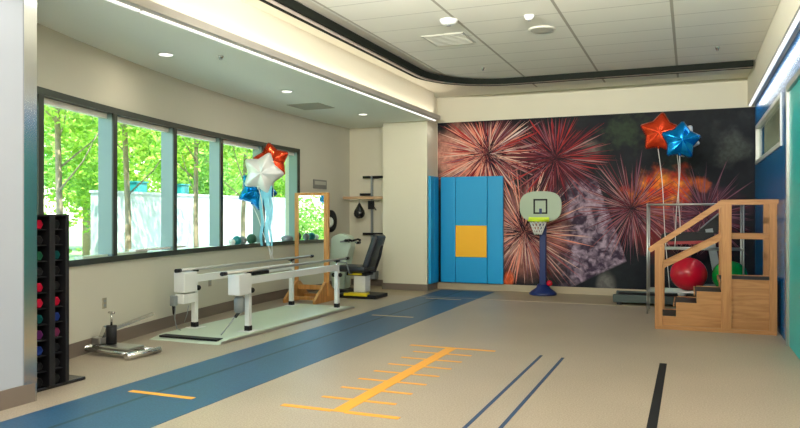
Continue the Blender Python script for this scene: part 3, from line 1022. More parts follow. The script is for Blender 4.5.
for y0 in (SY0 - 0.035, SY1):
    yc = y0 + 0.0175
    for x0, x1, zt in ((-0.43, -0.335, 1.08), (0.37, 0.49, 1.67), (0.92, 1.005, 1.67)):
        bm = new_bm(); add_box(bm, x0, x1, y0, y0 + 0.033, 0, zt, bevel=0.004); obj('post', bm, M['oak_v'], t)
    bm = new_bm()
    add_obox(bm, (-0.50, yc, 1.03), (0.40, yc, 1.665), 0.036, 0.065)
    add_box(bm, 0.36, 1.02, y0 - 0.002, y0 + 0.038, 1.64, 1.695)
    obj('handrail', bm, M['oak'], t)
    bm = new_bm()
    yo = yc + (0.034 if y0 < 10.5 else -0.034)
    add_obox(bm, (-0.40, yo, 0.79), (0.42, yo, 1.235), 0.03, 0.06)
    add_box(bm, 0.40, 1.0, yo - 0.015, yo + 0.015, 1.195, 1.255)
    obj('lower_rail', bm, M['oak'], t)
bm = new_bm(); add_box(bm, -0.43, 1.0, SY0 - 0.036, SY0 - 0.004, 0.0, 0.05); obj('skirting_board', bm, M['oak'], t)

# ------------------------------------------------------------------ metal ball rack, balls, treadmill
FY0, FY1 = 11.45, 12.0
t = thing('ball_rack', 'grey metal tube rack behind the wooden stairs', 'rack', (0.07, 11.7, 0))
for x in (-0.60, 0.72):
    for y in (FY0, FY1):
        bm = new_bm(); add_tube(bm, [(x, y, 0.0), (x, y, 1.66)], 0.013, 10); obj('upright', bm, M['steel'], t)
for z in (0.34, 0.99, 1.66):
    for y in (FY0, FY1):
        bm = new_bm(); add_tube(bm, [(-0.60, y, z), (0.72, y, z)], 0.012, 10); obj('cross_bar', bm, M['steel'], t)
    for x in (-0.60, 0.72):
        bm = new_bm(); add_tube(bm, [(x, FY0, z), (x, FY1, z)], 0.014, 10); obj('side_bar', bm, M['steel'], t)
bm = new_bm()
for k in range(7):
    y = FY0 + 0.07 + k * 0.068
    add_tube(bm, [(-0.6, y, 0.34), (0.72, y, 0.34)], 0.006, 6)
obj('shelf_wires', bm, M['steel'], t)


def exball(x, y, z, r, m_, lab, nm='exercise_ball'):
    b_ = new_bm(); add_ball(b_, (x, y, z), r, 28, sz=0.94)
    o_ = obj(nm, b_, m_, origin=None); tag(o_, lab, 'ball')
    b_ = new_bm(); add_lathe(b_, [(0.012, 0.0), (0.012, 0.006)], (x - r * 0.3, y - r * 0.955, z), 10, axis='Y')
    return o_


exball(-0.02, 11.72, 0.60, 0.268, M['red_ball'], 'large red exercise ball on the metal rack behind the stairs')
exball(0.55, 11.74, 0.583, 0.25, M['green_ball'], 'large green exercise ball right of the red ball')
b_ = new_bm(); add_ball(b_, (-0.06, 11.33, 0.40), 0.075, 18)
add_box(b_, -0.10, -0.02, 11.27, 11.4, 0.33, 0.34)
b_.free()

t = thing('treadmill', 'black treadmill by the mural behind the metal rack', 'treadmill', (-0.3, 12.7, 0))
bm = new_bm()
add_box(bm, -1.2, 0.65, 12.4, 12.48, 0.04, 0.17, bevel=0.01); add_box(bm, -1.2, 0.65, 13.02, 13.1, 0.04, 0.17, bevel=0.01)
add_box(bm, -1.2, 0.65, 12.48, 13.02, 0.05, 0.12)
obj('deck_frame', bm, mat('dark_green_grey_metal', (0.035, 0.055, 0.05), 0.4), t)
bm = new_bm(); add_box(bm, -1.15, 0.25, 12.5, 13.0, 0.12, 0.15, bevel=0.008); obj('belt', bm, M['black'], t)
for x in (-1.1, 0.5):
    for y in (12.44, 13.06):
        bm = new_bm(); add_box(bm, x - 0.04, x + 0.04, y - 0.03, y + 0.03, 0.0, 0.05); obj('foot', bm, M['black'], t)
bm = new_bm(); add_box(bm, 0.2, 0.66, 12.42, 13.08, 0.15, 0.34, bevel=0.05); obj('motor_cover', bm, M['grey'], t)
for y in (12.45, 13.05):
    bm = new_bm(); add_obox(bm, (0.45, y, 0.3), (0.28, y, 1.28), 0.06, 0.11); obj('upright', bm, M['grey'], t)
    bm = new_bm(); add_obox(bm, (0.36, y, 1.16), (-0.42, y, 1.13), 0.07, 0.13); add_box(bm, -0.44, -0.36, y - 0.03, y + 0.03, 1.03, 1.18, bevel=0.01); hr = obj('hand_grip', bm, M['black'], t)
    bm = new_bm(); add_obox(bm, (0.30, y, 1.065), (-0.33, y, 1.045), 0.06, 0.05); obj('grip_underside', bm, mat('dark_red_plastic', (0.30, 0.01, 0.015), 0.4), hr)
bm = new_bm(); add_prism(bm, [(0.10, 12.43, 1.2), (0.16, 12.43, 1.27), (0.47, 12.43, 1.55), (0.52, 12.43, 1.50), (0.40, 12.43, 1.2)], (0, 0.64, 0)); con = obj('console', bm, M['black'], t)
bm = new_bm(); add_prism(bm, [(0.16, 12.55, 1.275), (0.43, 12.55, 1.52), (0.425, 12.55, 1.527), (0.155, 12.55, 1.282)], (0, 0.4, 0)); obj('screen', bm, M['grey'], con)

b_ = new_bm(); add_ball(b_, (-0.12, 12.55, 0.225), 0.075, 16, sz=0.98)
o = obj('small_ball', b_, M['white']); tag(o, 'small white ball on the treadmill beside the red exercise ball', 'ball')


# ------------------------------------------------------------------ star balloons
def star(name, c, R, m_, lab, roll=0.0, yaw=0.0, tilt=0.0, depth=0.36, group=None, string_to=None, smat=None):
    c = Vector(c)
    t_ = thing(name, lab, 'balloon', c, group)
    b_ = new_bm()
    nt_, nr = 80, 10
    rot = Matrix.Rotation(yaw, 3, 'Z') @ Matrix.Rotation(tilt, 3, 'X') @ Matrix.Rotation(roll, 3, 'Y')

    def rad(a):
        u = (a / (2 * PI / 5)) % 1.0
        k = abs(u - 0.5) * 2            # 1 at the tip, 0 in the notch
        r1, r2 = R, R * 0.64
        # straight-sided star edge in polar form, tips rounded
        half = PI / 5
        th = (1 - k) * half
        d_ = r1 * r2 * math.sin(half) / (r1 * math.sin(th) + r2 * math.sin(half - th)) if (r1 * math.sin(th) + r2 * math.sin(half - th)) > 1e-6 else r1
        return min(d_, R * 0.93)
    for sgn in (-1, 1):
        rings = []
        cen = b_.verts.new(c + rot @ Vector((0, sgn * depth * R, 0)))
        for j in range(1, nr + 1):
            u = j / nr
            ring = []
            for k in range(nt_):
                a = 2 * PI * k / nt_ + PI / 2
                rr = rad(2 * PI * k / nt_)
                h = depth * R * (1 - u ** 2.2) ** 0.6 * (0.70 + 0.30 * rr / R)
                wr = 0.0
                if 0.55 < u < 1:
                    wr = 0.012 * R * math.sin(k * 2.6 + j) * (u - 0.5)
                v = Vector((math.cos(a) * rr * u, sgn * (h + wr), math.sin(a) * rr * u))
                ring.append(b_.verts.new(c + rot @ v))
            rings.append(ring)
        for k in range(nt_):
            f_ = b_.faces.new([cen, rings[0][k], rings[0][(k + 1) % nt_]]); f_.smooth = True
        for j in range(nr - 1):
            for k in range(nt_):
                f_ = b_.faces.new([rings[j][k], rings[j][(k + 1) % nt_], rings[j + 1][(k + 1) % nt_], rings[j + 1][k]]); f_.smooth = True
    bmesh.ops.remove_doubles(b_, verts=b_.verts, dist=0.0008)
    obj('foil_body', b_, m_, t_)
    # neck below the star
    b_ = new_bm()
    nb = c + rot @ Vector((0, 0, -R * 0.50))
    add_tube(b_, [nb, nb + Vector((0, 0, -R * 0.22))], 0.02, 8, radii=[0.03, 0.018])
    obj('neck', b_, m_, t_)
    if string_to is not None:
        b_ = new_bm()
        e = Vector(string_to)
        s_ = nb + Vector((0, 0, -R * 0.22))
        ps = []
        for k in range(13):
            u = k / 12
            ps.append(s_.lerp(e, u) + Vector((0.02 * math.sin(u * 7 + c.x), 0, 0)) * (1 - u))
        add_tube(b_, ps, 0.006, 6)
        obj('string', b_, smat or M['string'], t_)
    return t_


G = 'foil star balloons tied to the parallel bars'
star('star_balloon', (-6.06, 9.30, 2.14), 0.355, M['foil_silver'], 'white star balloon in front of the red and blue ones by the windows', roll=0.35, yaw=0.35, tilt=0.05, group=G, string_to=(-5.95, 9.36, 0.82))
star('star_balloon', (-6.22, 9.80, 2.36), 0.33, M['foil_red'], 'red star balloon above the white one by the windows', roll=-0.15, yaw=0.3, group=G, string_to=(-5.95, 9.40, 0.82))
star('star_balloon', (-6.42, 9.70, 1.90), 0.35, M['foil_blue'], 'blue star balloon below the white one by the windows', roll=0.5, yaw=0.4, group=G, string_to=(-5.95, 9.44, 0.82))
for k, (x, w_) in enumerate([(-6.09, 0.07), (-5.99, 0.11), (-5.93, 0.05)]):
    b_ = new_bm()
    rows = []
    for j in range(15):
        z = 1.95 - j * 0.066
        xx = x + 0.006 * math.sin(j * 0.9 + k)
        yy = 9.32 + 0.02 * math.cos(j * 0.8 + k)
        ww = w_ * (1 - 0.5 * j / 14)
        rows.append([b_.verts.new((xx - ww / 2, yy, z)), b_.verts.new((xx + ww / 2, yy + 0.01, z)),
                     b_.verts.new((xx + ww / 2, yy + 0.013, z)), b_.verts.new((xx - ww / 2, yy + 0.003, z))])
    for j in range(14):
        for q in range(4):
            b_.faces.new([rows[j][q], rows[j][(q + 1) % 4], rows[j + 1][(q + 1) % 4], rows[j + 1][q]])
    b_.faces.new(rows[0]); b_.faces.new(rows[-1][::-1])
    par = [o_ for o_ in C.objects if o_.get('label', '').startswith('white star balloon')][0]
    obj('ribbon', b_, M['ribbon'], par)
G2 = 'foil star balloons tied to the ball rack'
star('star_balloon', (-0.44, 12.0, 2.80), 0.35, M['foil_red'], 'red star balloon floating before the dark mural', roll=0.12, yaw=-0.1, group=G2, string_to=(-0.30, 12.0, 0.35))
star('star_balloon', (-0.13, 11.75, 2.64), 0.325, M['foil_blue'], 'blue star balloon beside the red one before the mural', roll=0.1, yaw=0.25, group=G2, string_to=(-0.22, 12.0, 1.0))
star('star_balloon', (-0.12, 12.3, 2.70), 0.29, M['foil_silver'], 'silver star balloon mostly hidden behind the blue one', roll=0.55, yaw=0.0, group=G2, string_to=(-0.14, 12.3, 1.2))

# ------------------------------------------------------------------ parallel bars
t = thing('parallel_bars', 'white motorised parallel bars on a pale mint platform', 'parallel bars', (-5.55, 8.6, 0))
bm = new_bm()
add_box(bm, -6.03, -5.03, 7.03, 10.2, 0.0, 0.045, bevel=0.006)
add_prism(bm, [(-6.03, 7.03, 0.0), (-6.03, 7.03, 0.045), (-6.03, 6.8, 0.004), (-6.03, 6.8, 0.0)], (1.0, 0, 0))
add_prism(bm, [(-6.03, 10.2, 0.0), (-6.03, 10.43, 0.0), (-6.03, 10.43, 0.004), (-6.03, 10.2, 0.045)], (1.0, 0, 0))
dk = obj('platform', bm, M['platform'], t)
bm = new_bm(); add_box(bm, -5.95, -5.11, 6.88, 7.0, 0.024, 0.045)
obj('dark_grip_strip', bm, M['black'], dk)
bm = new_bm(); add_box(bm, -5.03, -5.015, 6.85, 10.35, 0.0, 0.03); obj('edge_trim', bm, M['steel'], dk)
for X, nm in ((-5.95, 'far'), (-5.13, 'near')):
    z_ = 0.80
    bm = new_bm()
    ya, yb = (7.20, 10.66) if nm == 'far' else (7.02, 10.36)
    add_tube(bm, [(X, ya, z_), (X, yb, z_)], 0.020, 14); hr = obj('handrail', bm, M['steel'], t)
    for y0, y1 in ((ya - 0.02, ya + 0.07), (yb - 0.08, yb + 0.01)):
        bm = new_bm(); add_tube(bm, [(X, y0, z_), (X, y1, z_)], 0.025, 12); obj('end_grip', bm, M['black'], hr)
    bm = new_bm(); add_box(bm, X - 0.03, X + 0.03, 7.55, 10.0, 0.63, 0.725, bevel=0.008); obj('cross_beam', bm, M['white'], t)
    if nm == 'near':
        bm = new_bm(); add_box(bm, X - 0.022, X + 0.022, 7.64, 8.0, 0.735, 0.778, bevel=0.006); obj('clamp_bar', bm, M['black'], t)
    for y in (7.55, 9.97):
        bm = new_bm(); add_box(bm, X - 0.032, X + 0.032, y - 0.032, y + 0.032, 0.10, 0.64, bevel=0.006); ps = obj('post', bm, M['white'], t)
        bm = new_bm(); add_tube(bm, [(X, y, 0.62), (X, y, 0.79)], 0.022, 12); obj('inner_tube', bm, M['chrome'], ps)
        bm = new_bm(); add_box(bm, X - 0.036, X + 0.036, y - 0.036, y + 0.036, 0.05, 0.115, bevel=0.004); obj('foot_sleeve', bm, M['black'], ps)
        bm = new_bm(); add_box(bm, X - (0.07 if X < -5.5 else 0.1), X + (0.1 if X < -5.5 else 0.09), y - 0.10, y + 0.10, 0.044, 0.052); obj('foot_plate', bm, M['white'], ps)
        bm = new_bm(); add_lathe(bm, [(0.02, -0.085), (0.034, -0.07), (0.034, -0.045), (0.012, -0.03)], (X, y, 0.56), 14, axis='X')
        add_lathe(bm, [(0.012, 0.03), (0.034, 0.045), (0.034, 0.07), (0.02, 0.085)], (X, y, 0.56), 14, axis='X'); obj('knob', bm, M['black'], ps)
        bm = new_bm(); add_box(bm, X - 0.03, X + 0.03, y - 0.05, y + 0.05, 0.765, 0.79, bevel=0.006); obj('rail_clamp', bm, M['black'], ps)
    bm = new_bm(); add_box(bm, X - 0.085, X + 0.085, 7.24, 7.5, 0.52, 0.775, bevel=0.012); bx_ = obj('drive_cover', bm, M['white'], t)
    if nm == 'far':
        bm = new_bm(); add_box(bm, X - 0.06, X + 0.07, 7.24, 7.5, 0.38, 0.505, bevel=0.01); obj('gear_cover', bm, M['white'], bx_)
        bm = new_bm(); add_box(bm, X - 0.08, X - 0.01, 7.16, 7.235, 0.36, 0.49, bevel=0.01); obj('motor', bm, M['grey'], bx_)
        bm = new_bm(); add_tube(bm, [(X - 0.05, 7.2, 0.36), (X - 0.05, 7.2, 0.25)], 0.02, 10, radii=[0.022, 0.01]); obj('cable_plug', bm, M['black'], bx_)
        bm = new_bm(); add_tube(bm, [(X - 0.02, 7.2, 0.36), (X - 0.03, 7.2, 0.2), (X + 0.0, 7.2, 0.08), (X + 0.02, 7.25, 0.052)], 0.006, 6); obj('cable', bm, M['grey'], bx_)
        bm = new_bm(); add_tube(bm, [(X + 0.10, 7.3, 0.36), (X + 0.08, 7.3, 0.25), (X + 0.05, 7.28, 0.15)], 0.005, 6); obj('cable', bm, M['grey'], bx_)
    else:
        bm = new_bm(); add_lathe(bm, [(0.045, 0.30), (0.065, 0.32), (0.065, 0.47), (0.05, 0.50)], (X, 7.36, 0), 16); obj('motor', bm, M['grey'], bx_)
        bm = new_bm(); add_tube(bm, [(X, 7.36, 0.31), (X - 0.02, 7.30, 0.25)], 0.02, 8); obj('cable_plug', bm, M['black'], bx_)
        bm = new_bm(); add_tube(bm, [(X - 0.02, 7.30, 0.26), (X - 0.05, 7.2, 0.15), (X - 0.08, 7.1, 0.06)], 0.008, 6); obj('cable', bm, M['grey'], bx_)
for y in (8.6,):
    bm = new_bm(); add_tube(bm, [(-5.90, y - 0.3, 0.62), (-5.92, y - 0.28, 0.5), (-5.94, y - 0.2, 0.35)], 0.004, 6); obj('cable', bm, M['grey'], t)

# ------------------------------------------------------------------ posture mirror
t = thing('posture_mirror', 'tall oak framed mirror on a wooden stand beyond the parallel bars', 'mirror', (-6.1, 10.95, 0))
mx0, mx1, my = -6.46, -5.79, 10.93
bm = new_bm(); add_box(bm, mx0, mx0 + 0.07, my, my + 0.05, 0.10, 1.89, bevel=0.004); obj('frame_side', bm, M['oak_dark'], t)
bm = new_bm(); add_box(bm, mx1 - 0.09, mx1, my, my + 0.05, 0.10, 1.89, bevel=0.004); obj('frame_side', bm, M['oak_dark'], t)
bm = new_bm(); add_box(bm, mx0 + 0.07, mx1 - 0.09, my, my + 0.05, 1.84, 1.89); add_box(bm, mx0 + 0.07, mx1 - 0.09, my, my + 0.05, 0.20, 0.28); obj('frame_rail', bm, M['oak_dark'], t)
bm = new_bm(); add_box(bm, mx0 + 0.07, mx1 - 0.09, my + 0.015, my + 0.03, 0.28, 1.84); obj('mirror_glass', bm, M['mirror'], t)
for x in (mx0 + 0.02, mx1 - 0.07):
    bm = new_bm()
    add_prism(bm, [(x, my - 0.42, 0.0), (x, my + 0.42, 0.0), (x, my + 0.42, 0.06), (x, my + 0.05, 0.34), (x, my - 0.05, 0.34), (x, my - 0.42, 0.06)], (0.05, 0, 0))
    obj('foot', bm, M['oak_dark'], t)
for dy in (-0.28, 0.2):
    bm = new_bm(); add_box(bm, mx0 + 0.05, mx1 - 0.06, my + dy, my + dy + 0.08, 0.05, 0.10); obj('stretcher', bm, M['oak_dark'], t)

# ------------------------------------------------------------------ arm ergometer with seat
t = thing('arm_ergometer', 'pale arm-crank exercise machine with black oval head beside the mirror', 'exercise machine', (-6.33, 12.3, 0))
bm = new_bm(); add_box(bm, -6.62, -6.05, 12.2, 12.75, 0.0, 0.06, bevel=0.01); obj('base', bm, M['black'], t)
bm = new_bm()
add_prism(bm, [(-6.50, 12.42, 0.06), (-6.22, 12.42, 0.06), (-6.22, 12.42, 0.55), (-6.10, 12.42, 0.90), (-6.14, 12.42, 1.08), (-6.34, 12.42, 1.14), (-6.52, 12.42, 1.06), (-6.56, 12.42, 0.5)], (0, 0.26, 0))
bmesh.ops.bevel(bm, geom=list(bm.edges), offset=0.02, segments=2, affect='EDGES'); obj('body', bm, M['platform'], t)
bm = new_bm(); add_lathe(bm, [(0.16, 0.0), (0.20, 0.03), (0.20, 0.09), (0.16, 0.12)], (0, 0, 0), 28, axis='Y')
for v in bm.verts:
    v.co = Vector((v.co.x * 0.65 - 6.55, v.co.y + 12.40, v.co.z * 1.1 + 1.38))
hd_ = obj('head', bm, M['black'], t)
bm = new_bm(); add_lathe(bm, [(0.08, -0.02), (0.10, 0.0)], (0, 0, 0), 20, axis='Y')
for v in bm.verts:
    v.co = Vector((v.co.x * 0.8 - 6.53, v.co.y + 12.40, v.co.z * 1.0 + 1.36))
obj('display', bm, M['offwhite'], hd_)
for sgn, yy in ((1, 12.36), (-1, 12.74)):
    bm = new_bm(); add_tube(bm, [(-6.28, yy, 0.98), (-6.28 + 0.17, yy, 0.98 + 0.03 * sgn)], 0.018, 10); ar = obj('crank_arm', bm, M['grey'], t)
    bm = new_bm(); add_tube(bm, [(-6.11, yy - 0.0, 0.98 + 0.03 * sgn), (-6.11, yy - 0.13 * sgn, 0.98 + 0.03 * sgn)], 0.028, 12); obj('grip', bm, M['black'], ar)
for yy in (12.34, 12.72):
    bm = new_bm(); add_tube(bm, [(-6.15, 12.45, 0.98), (-6.08, yy, 1.02), (-6.02, yy, 1.0)], 0.022, 10); obj('handle', bm, M['black'], t)

t = thing('exercise_chair', 'black padded exercise seat with reclined back on a white pedestal', 'chair', (-5.46, 11.8, 0))
bm = new_bm(); add_box(bm, -5.98, -5.16, 11.52, 12.08, 0.0, 0.07, bevel=0.015); bs = obj('base', bm, M['black'], t)
bm = new_bm(); add_box(bm, -5.78, -5.32, 11.50, 11.53, 0.05, 0.10); add_box(bm, -5.72, -5.34, 11.56, 11.66, 0.07, 0.10); obj('base_stripe', bm, M['yellow'], bs)
bm = new_bm(); add_box(bm, -5.67, -5.44, 11.68, 11.92, 0.10, 0.42, bevel=0.012); obj('pedestal', bm, M['white'], t)
bm = new_bm(); add_box(bm, -5.80, -5.40, 11.64, 11.96, 0.40, 0.46, bevel=0.01); obj('seat_bracket', bm, M['black'], t)
bm = new_bm(); add_tube(bm, [(-5.74, 11.62, 0.43), (-5.48, 11.62, 0.43)], 0.02, 8); obj('adjust_lever', bm, M['yellow'], t)
bm = new_bm(); add_box(bm, -6.0, -5.38, 11.53, 12.07, 0.46, 0.57, bevel=0.045)
for v in bm.verts:
    v.co.z += 0.06 * max(0.0, (-5.75 - v.co.x)) + 0.04 * max(0, v.co.x + 5.5)
obj('seat', bm, M['vinyl'], t)
bm = new_bm(); add_box(bm, -0.055, 0.055, 11.55, 12.05, 0.0, 0.66, bevel=0.045)
for v in bm.verts:
    z = v.co.z
    xo = v.co.x
    bow = 0.05 * math.sin(PI * z / 0.66)
    v.co = Vector((-5.42 + xo + z * 0.32 + bow, v.co.y + (11.8 - v.co.y) * 0.18 * (z / 0.66), 0.54 + z * 0.92 - xo * 0.3))
obj('backrest', bm, M['vinyl'], t)
bm = new_bm(); add_tube(bm, [(-5.46, 11.8, 0.44), (-5.30, 11.8, 0.48), (-5.20, 11.8, 0.75), (-5.155, 11.8, 0.95)], 0.024, 10); obj('back_support', bm, M['black'], t)
bm = new_bm(); add_tube(bm, [(-5.9, 11.49, 0.66), (-5.72, 11.49, 0.64)], 0.014, 8); add_tube(bm, [(-5.72, 11.49, 0.64), (-5.66, 11.49, 0.45), (-5.66, 11.66, 0.44)], 0.012, 8); obj('side_handle', bm, M['grey'], t)

# ------------------------------------------------------------------ pulley station and speed bag in the alcove
t = thing('pulley_station', 'dark wall-mounted pulley rail with short cross bars in the alcove', 'exercise machine', (-6.2, 13.7, 0))
bm = new_bm(); add_box(bm, -6.25, -6.21, 13.70, 13.75, 0.30, 2.33); obj('rail', bm, M['grey'], t)
for z, x0, x1 in ((2.30, -6.43, -6.28), (2.30, -6.20, -5.98), (1.10, -6.43, -5.97), (1.935, -6.5, -6.26)):
    bm = new_bm(); add_box(bm, x0, x1, 13.68, 13.79, z - 0.025, z + 0.025, bevel=0.006); obj('bracket', bm, M['black'], t)
bm = new_bm(); add_box(bm, -6.28, -6.16, 13.62, 13.70, 1.62, 1.80, bevel=0.01); add_tube(bm, [(-6.20, 13.62, 1.72), (-6.12, 13.60, 1.66), (-6.08, 13.60, 1.60)], 0.012, 8); obj('carriage', bm, M['black'], t)
bm = new_bm(); add_box(bm, -6.36, -6.1, 13.6, 13.79, 0.15, 0.32, bevel=0.01); obj('weight_box', bm, M['grey'], t)
t = thing('boxing_shelf', 'pale timber beam across the alcove holding the black speed bag', 'beam', (-6.3, 13.4, 1.87))
bm = new_bm(); add_box(bm, -6.74, -5.76, 13.38, 13.46, 1.83, 1.885, bevel=0.004); obj('beam', bm, M['bench_wood'], t)
bm = new_bm(); add_box(bm, -6.36, -6.30, 13.46, 13.79, 1.835, 1.87); add_box(bm, -5.86, -5.80, 13.46, 13.79, 1.835, 1.87); obj('bracket', bm, M['steel'], t)
t = thing('speed_bag', 'black teardrop speed bag hanging from the timber beam', 'punching bag', (-6.38, 13.42, 1.6))
bm = new_bm(); add_lathe(bm, [(0.002, 1.425), (0.06, 1.435), (0.105, 1.48), (0.118, 1.53), (0.105, 1.59), (0.06, 1.67), (0.028, 1.73), (0.012, 1.75)], (-6.38, 13.42, 0), 22); obj('bag', bm, M['black_gloss'], t)
bm = new_bm(); add_tube(bm, [(-6.38, 13.42, 1.745), (-6.38, 13.42, 1.83)], 0.008, 8); obj('swivel', bm, M['steel'], t)

# ------------------------------------------------------------------ wall plates and sign
bm = new_bm()
arc_box(bm, 0.10, 0.62, -0.02, 0.0, 2.02, 2.20, 2)
o = obj('wall_sign', bm, M['sign']); tag(o, 'small dark grey sign on the wall right of the windows', 'sign')
bm = new_bm(); arc_box(bm, 0.14, 0.58, -0.024, -0.02, 2.10, 2.17, 2); obj('sign_face', bm, M['grille'], o)


def outlet(s, z, lab):
    b_ = new_bm(); arc_box(b_, s - 0.04, s + 0.04, -0.008, 0.0, z - 0.06, z + 0.06, 1)
    o_ = obj('wall_outlet', b_, M['plate']); tag(o_, lab, 'outlet', 'wall outlets')
    for dz in (-0.025, 0.025):
        b_ = new_bm(); arc_box(b_, s - 0.018, s + 0.018, -0.011, -0.008, z + dz - 0.014, z + dz + 0.014, 1)
        obj('socket', b_, M['grey'], o_)


outlet(-6.02, 0.50, 'small taupe wall outlet above the silver floor exerciser')
outlet(-3.45, 0.50, 'small taupe wall outlet behind the parallel bars')

# ------------------------------------------------------------------ things on the window sill
zs = ZS + 0.051
bm = new_bm(); arc_box(bm, -6.35, -5.0, 0.05, 0.15, zs, zs + 0.035); o = obj('sill_board', bm, M['platform']); tag(o, 'long pale green board lying on the sill of the near windows', 'board', 'boards on the window sill')
bm = new_bm(); arc_box(bm, -5.3, -4.05, 0.03, 0.12, zs + 0.036, zs + 0.06); o = obj('sill_board', bm, M['sill']); tag(o, 'long white board lying over the green board on the window sill', 'board', 'boards on the window sill')
for i, (s, r, m_, lab) in enumerate([(-2.62, 0.055, M['white'], 'white fist-sized ball on the sill, leftmost of the sill clutter'),
                                     (-2.46, 0.075, M['teal_box'], 'teal ball on the sill between white and green ones'),
                                     (-2.28, 0.07, M['grey'], 'grey ball on the window sill beside the teal one'),
                                     (-1.98, 0.085, mat('dark_green_rubber', (0.02, 0.09, 0.05), 0.5), 'dark green ball on the sill, largest of the sill clutter')]):
    b_ = new_bm(); p = arc(s, 0.09, zs + r); add_ball(b_, p, r, 14); tag(obj('sill_ball', b_, m_), lab, 'ball', 'balls on the window sill')
b_ = new_bm(); arc_box(b_, -2.75, -1.85, 0.0, 0.02, zs + 0.0, zs + 0.03); b_.free()
b_ = new_bm(); p = arc(-0.75, 0.08, zs); add_lathe(b_, [(0.09, 0.0), (0.11, 0.05), (0.10, 0.09), (0.04, 0.11)], p, 16); tag(obj('sill_cushion', b_, M['grey']), 'small grey round cushion on the sill at the mirror', 'cushion')

# ------------------------------------------------------------------ dumbbell rack
t = thing('dumbbell_rack', 'tall black vertical dumbbell rack beside the partition wall', 'rack', (-5.25, 4.6, 0))
bm = new_bm(); add_box(bm, -5.55, -5.10, 4.36, 4.93, 0.0, 0.03, bevel=0.006); obj('base_plate', bm, M['black_gloss'], t)
bm = new_bm(); add_box(bm, -5.40, -5.34, 4.365, 4.723, 0.03, 1.49); obj('back_panel', bm, M['black'], t)
for y, hw in ((4.375, 0.012), (4.545, 0.03), (4.705, 0.02)):
    bm = new_bm(); add_box(bm, -5.34, -5.08, y - hw, y + hw, 0.03, 1.49, bevel=0.003); obj('side_panel', bm, M['black'], t)
bm = new_bm(); add_box(bm, -5.40, -5.08, 4.363, 4.725, 1.49, 1.505); obj('top_cap', bm, M['black'], t)
cols = {'red': (0.35, 0.005, 0.025), 'teal': (0.0, 0.045, 0.045), 'purple': (0.07, 0.01, 0.07), 'blue': (0.006, 0.02, 0.12), 'green': (0.005, 0.05, 0.025), 'black': (0.006, 0.006, 0.007), 'pink': (0.12, 0.015, 0.05)}
dm = {k: mat('neoprene_' + k, v, 0.65, spec=0.12) for k, v in cols.items()}
zl = [1.42 - 0.135 * k for k in range(11)]
near = ['red', 'black', 'green', 'black', 'red', 'red', 'teal', 'purple', 'blue', 'black', 'black']
far = ['black', 'black', 'teal', 'black', 'black', 'red', 'blue', 'pink', 'black', 'black', 'black']
word = ['top', 'second', 'third', 'fourth', 'fifth', 'sixth', 'seventh', 'eighth', 'ninth', 'tenth', 'bottom']
for z in zl:
    bm = new_bm()
    for yc in (4.452, 4.63):
        add_box(bm, -5.34, -5.11, yc - 0.062 + (0.012 if yc > 4.5 else 0), yc + 0.06 - (0.01 if yc > 4.5 else 0), z - 0.05, z - 0.042)
    obj('cradle', bm, M['black'], t)
for cols_, yc, side in ((near, 4.452, 'near'), (far, 4.63, 'far')):
    for k, z in enumerate(zl):
        cn = cols_[k]
        lab = '%s dumbbell, %s from the top in the %s column of the rack' % (cn, word[k], side)
        if k in (0, 10):
            lab = '%s dumbbell at the %s of the %s column of the rack' % (cn, word[k], side)
        dd = thing('dumbbell', lab, 'dumbbell', (-5.24, yc, z), 'dumbbells on the vertical rack')
        for x0 in (-5.335, -5.18):
            b_ = new_bm()
            add_lathe(b_, [(0.034, 0), (0.044, 0.008), (0.044, 0.047), (0.034, 0.055)], (x0, yc, z), 6, axis='X')
            obj('weight_head', b_, dm[cn], dd)
        b_ = new_bm(); add_tube(b_, [(-5.28, yc, z), (-5.18, yc, z)], 0.014, 8); obj('grip', b_, M['steel'], dd)

# ------------------------------------------------------------------ silver floor exerciser
t = thing('floor_exerciser', 'silver metal floor exerciser with black cylinder and slanted arm', 'exercise machine', (-5.7, 6.0, 0))
F0, F1 = Vector((-6.05, 6.02, 0)), Vector((-5.33, 5.92, 0))
bm = new_bm()
add_tube(bm, [(-6.05, 5.85, 0.05), (-5.38, 5.78, 0.045)], 0.025, 10)
add_tube(bm, [(-6.02, 6.12, 0.05), (-5.35, 6.10, 0.045)], 0.025, 10)
add_tube(bm, [(-6.08, 5.80, 0.06), (-6.04, 6.17, 0.06)], 0.035, 10)
add_tube(bm, [(-5.38, 5.72, 0.04), (-5.33, 6.17, 0.04)], 0.035, 10)
obj('base_frame', bm, M['chrome'], t)
bm = new_bm(); add_box(bm, -5.86, -5.45, 5.84, 6.08, 0.072, 0.10, bevel=0.01); obj('foot_plate', bm, M['steel'], t)
bm = new_bm(); add_tube(bm, [(-5.82, 5.98, 0.10), (-5.82, 5.98, 0.30)], 0.055, 16); obj('cylinder', bm, M['black'], t)
bm = new_bm(); add_tube(bm, [(-5.82, 5.98, 0.30), (-5.82, 5.98, 0.44)], 0.012, 8); add_tube(bm, [(-5.86, 5.98, 0.44), (-5.78, 5.98, 0.44)], 0.012, 8); obj('pin', bm, M['chrome'], t)
bm = new_bm(); add_obox(bm, (-5.98, 6.0, 0.20), (-5.75, 6.55, 0.36), 0.05, 0.03); add_obox(bm, (-5.98, 6.0, 0.12), (-5.9, 6.0, 0.28), 0.08, 0.05); obj('slanted_arm', bm, M['chrome'], t)
bm = new_bm(); add_box(bm, -6.06, -5.93, 5.93, 6.07, 0.085, 0.17, bevel=0.015); obj('hinge_block', bm, M['steel'], t)

